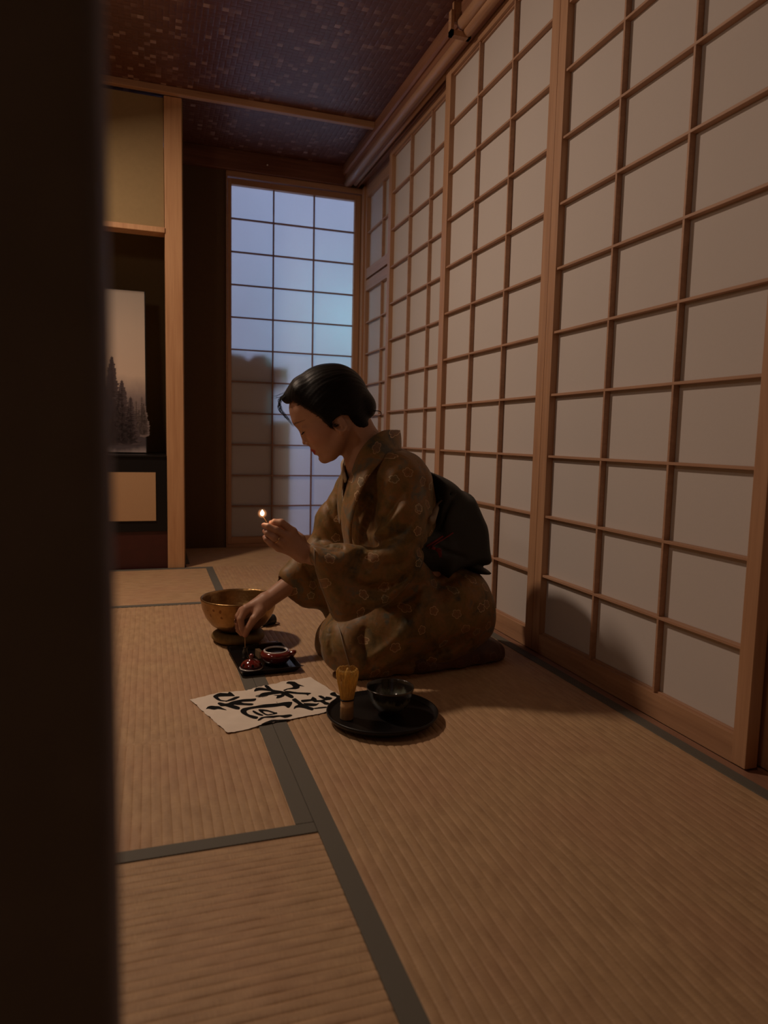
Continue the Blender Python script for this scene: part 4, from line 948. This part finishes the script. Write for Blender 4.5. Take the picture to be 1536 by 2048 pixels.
# cuffs hollowed round the wrists, opening for the neck
wl_ = PP(590, 1102, 1.652); km.cone(wl_, PP(630, 1110, 1.648), .0265, .018, .003, '-')
wr_ = PP(548, 1182, 1.930); km.cone(wr_, PP(570, 1164, 1.944), .029, .022, .003, '-')
km.cone(PP(742, 880, MY), PP(735, 930, MY), .066, .045, .006, '-', ys=.95)
km.cone(PP(700, 915, MY-.005), PP(688, 985, MY-.01), .028, .012, .006, '-')
# floor
km.add(lambda q: q[:, 2]-0.0022, (0.7, MY, 0), 2, .006, '-')
def march(u, v, y0=1.40, y1=2.1):
    ys = np.linspace(y0, y1, 176); d = np.array(tuple(ray(u, v))); q = np.array(tuple(CP))+d*(ys/d[1])[:, None]
    D = km(q); i = np.argmax(D < 0); return q[i] if D[i] < 0 else None
FOLDS = []
def crease(px, depth, width):
    """a fold line given on the cloth: the surface sinks (or rises, depth<0) along it"""
    n = len(px); pts = []
    for i in range(n-1):
        p0, p1, p2, p3 = (Vector(px[min(max(i+k, 0), n-1)]) for k in (-1, 0, 1, 2))
        for t in (0, .25, .5, .75): pts.append(0.5*((2*p1)+(p2-p0)*t+(2*p0-5*p1+4*p2-p3)*t*t+(3*p1-p0-3*p2+p3)*t**3))
    pts.append(Vector(px[-1])); q = [march(*p) for p in pts]; q = [p for p in q if p is not None]
    q = [p for k, p in enumerate(q) if k == 0 or abs(p[1]-q[k-1][1]) < .05]
    if len(q) > 2: FOLDS.append((np.array(q), depth, width))
todo = []
for px, r in [([(745,985),(722,1020),(703,1062)], .013), ([(772,960),(745,1010),(728,1060),(722,1085)], .014), ([(806,985),(772,1035),(735,1068)], .010), ([(830,1035),(800,1068),(760,1085),(730,1100)], .009),
              ([(868,1080),(835,1105),(800,1128),(768,1132)], .015), ([(735,1112),(722,1125),(733,1150)], .011), ([(700,1105),(712,1118),(700,1140)], .009), ([(690,1152),(740,1180),(796,1166),(838,1118)], .012),
              ([(858,1160),(800,1205),(720,1222)], .010), ([(730,1250),(725,1290),(745,1335)], .011), ([(662,1262),(660,1295),(676,1325)], .008), ([(870,1180),(900,1160),(945,1142)], .009), ([(860,1170),(900,1168),(950,1175)], .007),
              ([(795,1340),(850,1312),(900,1292),(945,1270)], .012), ([(770,1338),(830,1318),(880,1300)], .011), ([(655,960),(652,1000),(668,1045),(690,1080)], .010), ([(672,985),(680,1030),(690,1065)], .008), ([(640,1080),(660,1100),(690,1100)], .010),
              ([(845,960),(856,1020),(856,1090)], .008), ([(600,1120),(620,1150),(650,1180)], .008)]:
    crease(px, r*1.75, r*0.95)
for px, r in [([(790,945),(745,1000),(716,1050)], .010), ([(815,1005),(775,1048),(742,1075)], .010), ([(850,1090),(815,1118),(775,1140)], .010), ([(650,1103),(700,1106),(722,1108)], .008), ([(850,1215),(780,1290),(730,1318)], .012), ([(664,1178),(706,1207),(765,1197),(825,1152)], .011), ([(700,1300),(745,1335),(800,1312),(828,1245),(846,1190)], .016), ([(690,945),(676,990),(682,1040)], .006)]:
    crease(px, -r*1.15, r*1.3)
def cloth(q, D):
    x, y, z = q.T; m = np.exp(-(D/.02)**2)
    w1 = np.sin(z*52+x*38+3*np.sin(x*17+y*9))*np.sin(x*23-z*31+y*28); w2 = np.sin(x*95+z*60+2*np.sin(z*33))*np.sin(z*70-y*60)
    D = D+m*(.0020*w1+.0008*w2); near_ = np.abs(D) < .03
    if near_.any():
        qq = q[near_]; add = np.zeros(len(qq))
        for P_, dep, wd in FOLDS:
            lo_, hi_ = P_.min(0)-4*wd, P_.max(0)+4*wd; nv = P_.mean(0)-np.array(tuple(CP)); nv /= np.linalg.norm(nv); nv = nv*.8+np.array([.42, .45, 0]); nv /= np.linalg.norm(nv)   # roughly the inward normal of the near cloth
            mk = ((qq > lo_) & (qq < hi_)).all(1)
            if not mk.any(): continue
            z_ = qq[mk]; best = np.full(len(z_), 1e9); tt = np.zeros(len(z_)); nP = len(P_)-1
            for k in range(nP):
                ba = P_[k+1]-P_[k]; L2 = max(ba@ba, 1e-12); t = np.clip((z_-P_[k])@ba/L2, 0, 1); e = z_-P_[k]-t[:, None]*ba; r = (e*e).sum(1)-.93*np.minimum((e@nv)**2, .03**2)
                u_ = r < best; best = np.where(u_, r, best); tt = np.where(u_, (k+t)/nP, tt)
            r = np.sqrt(np.maximum(best, 0))
            add[mk] += dep*np.sin(PI*np.clip(tt*.92+.04, 0, 1))**.7*np.exp(-(r/wd)**1.15)
        D = D.copy(); D[near_] += add
    return D
V, F = surface(km, (0.30, 1.50, -0.012), (1.04, 2.10, 0.70), 0.0031, cull=False, post=cloth)
V[:, 2] = np.maximum(V[:, 2], .0012)
me, V = np_mesh('kimono', V, F, 2); me_k = me
def kimono_material(cy=0.32, cz=0.18):
    N = NT('flowered_kimono_silk'); t = N.n('ShaderNodeTexCoord'); s = N.n('ShaderNodeSeparateXYZ'); N.put(s.inputs[0], t.outputs['Object'])
    wob = N.noise(t.outputs['Object'], 9, 2, out='Color'); 
    cx = N.n('ShaderNodeCombineXYZ'); N.put(cx.inputs[0], N.math('ADD', s.outputs[0], N.math('MULTIPLY', s.outputs[1], cy))); N.put(cx.inputs[1], N.math('ADD', s.outputs[2], N.math('MULTIPLY', s.outputs[1], cz)))
    big = N.noise(N.coord('Object', (1, 1, .8)), 11, 3, 0.6, 0.6); med = N.noise(N.coord('Object'), 26, 4, 0.65, 1.0); fin = N.noise(N.coord('Object'), 140, 3, 0.7)
    f = N.math('ADD', N.math('MULTIPLY', big, 0.7), N.math('MULTIPLY', med, 0.4))
    base = N.ramp(f, [(0.40, (0.058, 0.054, 0.032)), (0.45, (0.125, 0.080, 0.022)), (0.52, (0.205, 0.120, 0.026)), (0.60, (0.285, 0.135, 0.035)), (0.68, (0.135, 0.122, 0.080))])
    base = N.mix(N.math('MULTIPLY', fin, 0.35), base, (0.035, 0.022, 0.010))
    def flowers(scale, loc, rand, R, ring, fillc, ringc, base, prob):
        mp = N.n('ShaderNodeMapping'); N.put(mp.inputs[0], cx.outputs[0]); mp.inputs['Location'].default_value = loc
        v = N.n('ShaderNodeTexVoronoi', voronoi_dimensions='2D'); N.put(v.inputs['Vector'], mp.outputs[0]); v.inputs['Scale'].default_value = scale; v.inputs['Randomness'].default_value = rand
        sc = N.n('ShaderNodeVectorMath', operation='SUBTRACT'); N.put(sc.inputs[0], mp.outputs[0]); N.put(sc.inputs[1], v.outputs['Position'])
        q = N.n('ShaderNodeSeparateXYZ'); N.put(q.inputs[0], sc.outputs[0])
        rr = N.math('SQRT', N.math('ADD', N.math('MULTIPLY', q.outputs[0], q.outputs[0]), N.math('MULTIPLY', q.outputs[1], q.outputs[1])))
        sp = N.n('ShaderNodeSeparateColor'); N.put(sp.inputs[0], v.outputs['Color'])
        an = N.math('ADD', N.math('ARCTAN2', q.outputs[1], q.outputs[0]), N.math('MULTIPLY', sp.outputs[0], 6.28))
        pet = N.math('ABSOLUTE', N.math('COSINE', N.math('MULTIPLY', an, 2.5)))
        edge = N.math('MULTIPLY', N.math('ADD', N.math('MULTIPLY', N.math('POWER', pet, 0.6), 0.36), 0.66), R)
        dd = N.math('SUBTRACT', rr, edge)
        on = N.math('LESS_THAN', sp.outputs[1], prob)
        inside = N.math('MULTIPLY', N.math('LESS_THAN', dd, 0.0), on)
        rg = N.math('MULTIPLY', N.math('LESS_THAN', N.math('ABSOLUTE', N.math('ADD', dd, ring*0.5)), ring), on)
        core = N.math('MULTIPLY', N.math('LESS_THAN', rr, R*0.28), on)
        vary = N.math('ADD', 0.45, N.math('MULTIPLY', sp.outputs[2], 0.5))
        b2 = N.mix(N.math('MULTIPLY', inside, 0.45), base, fillc); b2 = N.mix(N.math('MULTIPLY', rg, vary), b2, ringc)
        return N.mix(N.math('MULTIPLY', core, 0.5), b2, (0.16, 0.09, 0.03))
    c = flowers(14.5, (0.02, 0.03, 0), 0.8, 0.0122, 0.0009, (0.28, 0.125, 0.06), (0.58, 0.41, 0.23), base, 0.8)
    c = flowers(9.5, (0.31, 0.47, 0), 0.9, 0.0105, 0.0009, (0.16, 0.14, 0.08), (0.52, 0.42, 0.26), c, 0.6)
    vn = N.n('ShaderNodeTexVoronoi', feature='DISTANCE_TO_EDGE', voronoi_dimensions='2D'); N.put(vn.inputs['Vector'], cx.outputs[0]); vn.inputs['Scale'].default_value = 60
    c = N.mix(N.math('MULTIPLY', N.math('LESS_THAN', vn.outputs['Distance'], 0.035), 0.16), c, (0.20, 0.15, 0.08))
    wr = N.noise(N.coord('Object', (1.0, 1.0, 0.42), rot=(0, 0.65, 0)), 22, 2, 0.5, 1.2)
    b = N.bsdf(Base_Color=c, Roughness=0.58, Normal=N.bump(N.math('ADD', N.math('MULTIPLY', wr, 1.6), N.math('ADD', N.math('MULTIPLY', med, 0.5), N.math('MULTIPLY', fin, 0.12))), 0.30, 0.005))
    b.inputs['Sheen Weight'].default_value = 0.10; b.inputs['Sheen Roughness'].default_value = 0.5
    return N.done(b)
KIM = kimono_material(); KIMC = kimono_material(-0.55, -0.2); part('kimono', me_k, KIM)
def hemcloth(q, D):
    x, y, z = q.T; return D+np.exp(-(D/.02)**2)*(.0022*np.sin(x*70+z*90+2*np.sin(y*40))*np.sin(z*60-x*30))
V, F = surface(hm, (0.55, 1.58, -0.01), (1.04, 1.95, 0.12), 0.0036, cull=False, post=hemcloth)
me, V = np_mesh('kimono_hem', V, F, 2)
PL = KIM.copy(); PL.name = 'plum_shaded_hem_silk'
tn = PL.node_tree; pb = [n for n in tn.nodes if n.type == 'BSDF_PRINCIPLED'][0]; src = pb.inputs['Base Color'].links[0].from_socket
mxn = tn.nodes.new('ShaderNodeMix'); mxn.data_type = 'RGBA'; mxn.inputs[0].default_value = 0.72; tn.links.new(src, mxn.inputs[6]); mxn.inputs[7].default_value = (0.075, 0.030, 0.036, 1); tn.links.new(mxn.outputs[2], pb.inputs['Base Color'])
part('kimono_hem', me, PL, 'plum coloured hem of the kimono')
# ribbons: collars, inner collar, sleeve piping
def ribbon(name, pairs, mat, thick=.0035, label=None, sub=6):
    pr = [(PP(*a), PP(*b)) for a, b in pairs]; ins, out = [], []
    for lst, o in ((0, ins), (1, out)):
        pts = [p[lst] for p in pr]
        for i in range(len(pts)-1):
            p0 = pts[max(i-1, 0)]; p1, p2 = pts[i], pts[i+1]; p3 = pts[min(i+2, len(pts)-1)]
            for j in range(sub): t = j/sub; o.append(0.5*((2*p1)+(p2-p0)*t+(2*p0-5*p1+4*p2-p3)*t*t+(3*p1-p0-3*p2+p3)*t**3))
        o.append(pts[-1])
    n = len(ins); m = 5; v = []; f = []
    for i in range(n):
        for j in range(m+1): t = j/m; v.append(ins[i]*(1-t)+out[i]*t)
    v = np.array(v).reshape(n, m+1, 3)
    gu = np.gradient(v, axis=0); gv = np.gradient(v, axis=1); nr = np.cross(gu, gv); nr /= np.maximum(np.linalg.norm(nr, axis=2, keepdims=True), 1e-9)
    bul = (1-(2*np.arange(m+1)/m-1)**2)[None, :, None]
    sgn = -1 if nr[n//2, m//2, 1] > 0 else 1
    top = v+nr*sgn*(thick*.5+bul*.0025); bot = v-nr*sgn*thick*.5
    mb = MB(); allv = np.concatenate([top.reshape(-1, 3), bot.reshape(-1, 3)]); N_ = n*(m+1); W = m+1; f = []
    for i in range(n-1):
        for j in range(m): a = i*W+j; f.append((a, a+1, a+W+1, a+W)); f.append((a+N_, a+W+N_, a+W+1+N_, a+1+N_))
        a = i*W; f.append((a, a+W, a+W+N_, a+N_)); a = i*W+m; f.append((a, a+N_, a+W+N_, a+W))
    for j in range(m): a = j; f.append((a, a+N_, a+1+N_, a+1)); a = (n-1)*W+j; f.append((a, a+1, a+1+N_, a+N_))
    mb.add(allv, f); o = mb.build(name, mat, person, smooth=True); o.location = (-person.location.x, -MY, 0)
    if label: o['label'] = label
    return o
ribbon('collar', [((797,861,1.86),(799,901,1.885)), ((799,860,1.80),(801,902,1.80)), ((793,860.5,1.765),(798,903,1.735)), ((766,862,1.742),(782,908,1.690)), ((738,880,1.725),(760,926,1.655)), ((717,908,1.710),(738,952,1.635)), ((704,944,1.700),(720,986,1.632)), ((692,980,1.70),(708,1022,1.64)), ((684,1018,1.705),(702,1058,1.645)), ((684,1055,1.71),(704,1090,1.655)), ((690,1088,1.715),(710,1106,1.66))], KIMC)
ribbon('collar', [((799,861,1.80),(801,902,1.80)), ((785,861,1.855),(790,896,1.885)), ((745,880,1.875),(730,905,1.925)), ((706,906,1.870),(692,922,1.905)), ((692,928,1.845),(682,950,1.880)), ((688,955,1.805),(676,985,1.85)), ((686,985,1.765),(676,1020,1.80)), ((688,1015,1.73),(680,1050,1.76))], KIMC)
ribbon('inner_collar', [((790,864,1.79),(792,885,1.79)), ((745,884,1.868),(735,898,1.885)), ((700,905,1.862),(696,914,1.868)), ((689,918,1.842),(683,925,1.850)), ((688,935,1.815),(684,945,1.825)), ((693,958,1.775),(690,966,1.785))], plain('cream_silk', (0.42, 0.33, 0.22), 0.6, var=0.05), .003, 'cream silk inner collar')
# obi: waist band, drum at the back, pillow sash, cord with tassel
ob = Field()
ob.chain([PP(770, 1085, MY), PP(850, 1085, MY)], [.10, .088], .02, ys=1.62)
ob.add(pillow([(838,948),(856,944),(885,957),(908,978),(922,982),(940,1020),(950,1045),(954,1085),(957,1105),(953,1120),(944,1126),(915,1126),(880,1140),(866,1158),(846,1130),(835,1040)], MY, .135, .035), (.8, MY, .38), .5, .01)
ob.add(lambda q: -(q[:, 0]-0.655), (0.5, MY, .4), 2, .01, '-') if False else None
ob.add(pillow([(905,1118),(945,1118),(955,1128),(974,1140),(970,1147),(952,1146),(930,1135)], MY-.06, .05, .012), (.9, MY-.06, .26), .3, .006)
for px, r in [([(905,985),(880,1000),(862,1012)], .006), ([(915,990),(895,1015),(880,1060)], .006), ([(930,1115),(895,1105),(865,1085)], .006)]:
    def mo(u, v):
        ys = np.linspace(1.4, 2.1, 176); d = np.array(tuple(ray(u, v))); q = np.array(tuple(CP))+d*(ys/d[1])[:, None]; D = ob(q); i = np.argmax(D < 0); return q[i]
    pts = [mo(*p) for p in px]; ob.chain(pts, [r*.5, r, r*.5], .004, '-')
V, F = surface(ob, (0.52, 1.56, 0.18), (1.0, 2.04, 0.62), 0.0045, cull=False)
keep = V[F].mean(1)[:, 0] > 0.575
me, V = np_mesh('obi', V, F[keep], 2)
OBI = plain('black_green_obi', (0.013, 0.016, 0.013), 0.6, var=0.25, nscale=40, bump=0.3)
part('obi', me, OBI, 'black green obi tied in a drum at the back')
def on_obi(u, v, o=.004):
    a = mo(u, v); b = march(u, v); return (a if b is None or a[1] < b[1] else b)-np.array([0, o, 0])
mb = MB().tube([on_obi(905, 1065), on_obi(890, 1075), on_obi(872, 1086), on_obi(856, 1096)], .0022, 8)
tp_ = on_obi(866, 1096, .012)
for k in range(34):
    a = rh.uniform(-.55, .75); ln = rh.uniform(.026, .034); e = tp_+np.array([math.cos(a)*ln*.62, rh.uniform(-.006, .003), -math.sin(a+.35)*ln*.75-.004]); mb.tube([tp_, (tp_+e)/2+np.array([.001, -.002, .002]), e], [.0012, .0009, .0007], 5)
mb.tube([tp_-np.array([.010, 0, -.004]), tp_], [.0045, .0038], 10)
mb.tube([on_obi(852, 1092), on_obi(868, 1083), on_obi(884, 1072)], .003, 8)
c_ = mb.build('obi_cord', plain('crimson_cord', (0.20, 0.018, 0.018), 0.7, var=0.3), person, smooth=True); c_.location = (-person.location.x, -MY, 0); c_['label'] = 'crimson cord with a tassel'
s1_ = MB(); pts = [on_obi(862, 1042, .003), on_obi(872, 1015, .003), on_obi(884, 1000, .003)]
s1_.tube(pts, [.010, .008, .004], 12)
c_ = s1_.build('obi_sash', plain('pale_sash_silk', (0.30, 0.24, 0.18), 0.7, var=0.08), person, smooth=True); c_.location = (-person.location.x, -MY, 0); c_['label'] = 'pale sash peeping from the obi'
# pale lining along the near sleeve mouth
def near(u, v, o=.005):
    p = march(u, v); return (p if p is not None else PP(u, v, 1.60))-np.array([0, o, 0])
mb = MB().tube([near(628, 1098), near(628.5, 1120), near(631, 1140), near(640, 1166), near(650, 1194), near(662, 1222), near(671, 1238)], .0016, 6)
c_ = mb.build('sleeve_lining', bpy.data.materials['pale_sash_silk'], person, smooth=True); c_.location = (-person.location.x, -MY, 0); c_['label'] = 'pale lining edge of the near sleeve'
mb = MB().tube([near(*p, .012) for p in ((672,1244),(678,1262),(684,1286),(691,1310),(697,1332),(703,1348))], .0014, 6)
c_ = mb.build('skirt_lining', bpy.data.materials['pale_sash_silk'], person, smooth=True); c_.location = (-person.location.x, -MY, 0); c_['label'] = 'pale lining edge of the wrapped skirt'
# ------------------------------------------------------------------ match, stick
MT = NT('match_flame'); em = MT.n('ShaderNodeEmission'); lw = MT.n('ShaderNodeLayerWeight'); lw.inputs[0].default_value = 0.35
MT.put(em.inputs[0], MT.mix(lw.outputs['Facing'], (1.0, 0.86, 0.62), (1.0, 0.38, 0.12))); em.inputs[1].default_value = 9.0; FLAME = MT.done(em)
HG = NT('flame_halo'); em = HG.n('ShaderNodeEmission'); ln = HG.n('ShaderNodeVectorMath', operation='LENGTH'); HG.put(ln.inputs[0], HG.coord('Object', (1, 1, 1), (0, 0, -.006)))  # glow around the flame, added as a ball of emission
HG.put(em.inputs[1], HG.math('MULTIPLY', HG.math('POWER', HG.math('SUBTRACT', 1, HG.math('DIVIDE', ln.outputs['Value'], .0135), clamp=True), 2.2), 260.0)); em.inputs[0].default_value = (1.0, 0.40, 0.16, 1); HG.t.links.new(em.outputs[0], HG.out.inputs['Volume']); HALO = HG.m
mp0 = P(541, 1056, 1.657); mp1 = P(524.5, 1031, 1.655)
ma = empty('burning_match', mp0, 'burning match held up in the raised left hand', 'match')
lm = lambda p: tuple(Vector(p)-mp0)
MB().tube([lm(mp0), lm(mp1)], .0011, 6).build('stick', bam, ma)
MB().tube([lm(mp1), lm(mp1+Vector((-.0005, 0, .002)))], [.0014, .001], 8).build('charred_head', MAT['lacquer_matt'], ma, smooth=True)
fb = mp1-Vector((0, 0, .001))
MB().lathe([(.0004, 0), (.0030, .0015), (.0046, .0045), (.0044, .0080), (.0026, .0115), (.0003, .0150)], n=20).build('flame', FLAME, ma, smooth=True, loc=lm(fb))
MB().lathe([(max(.0003, .0135*math.sin(a)), .006-.0135*math.cos(a)) for a in np.linspace(0, PI, 17)], n=24).build('flame_glow', HALO, ma, smooth=True, loc=lm(fb))
lamp('match_light', 'POINT', tuple(fb+Vector((0, -.002, .009))), (0, 0, 0), 0.09, (1.0, 0.62, 0.34), 0.006)
st = P(490, 1268, 1.889)
o = MB().tube([(0, 0, 0), tuple(VT-Vector((0, 0, .012))-st)], .0014, 8).build('thin_stick', bam, loc=st)
tag(o, 'thin pale stick lowered by the right hand into the glass vial', 'stick')
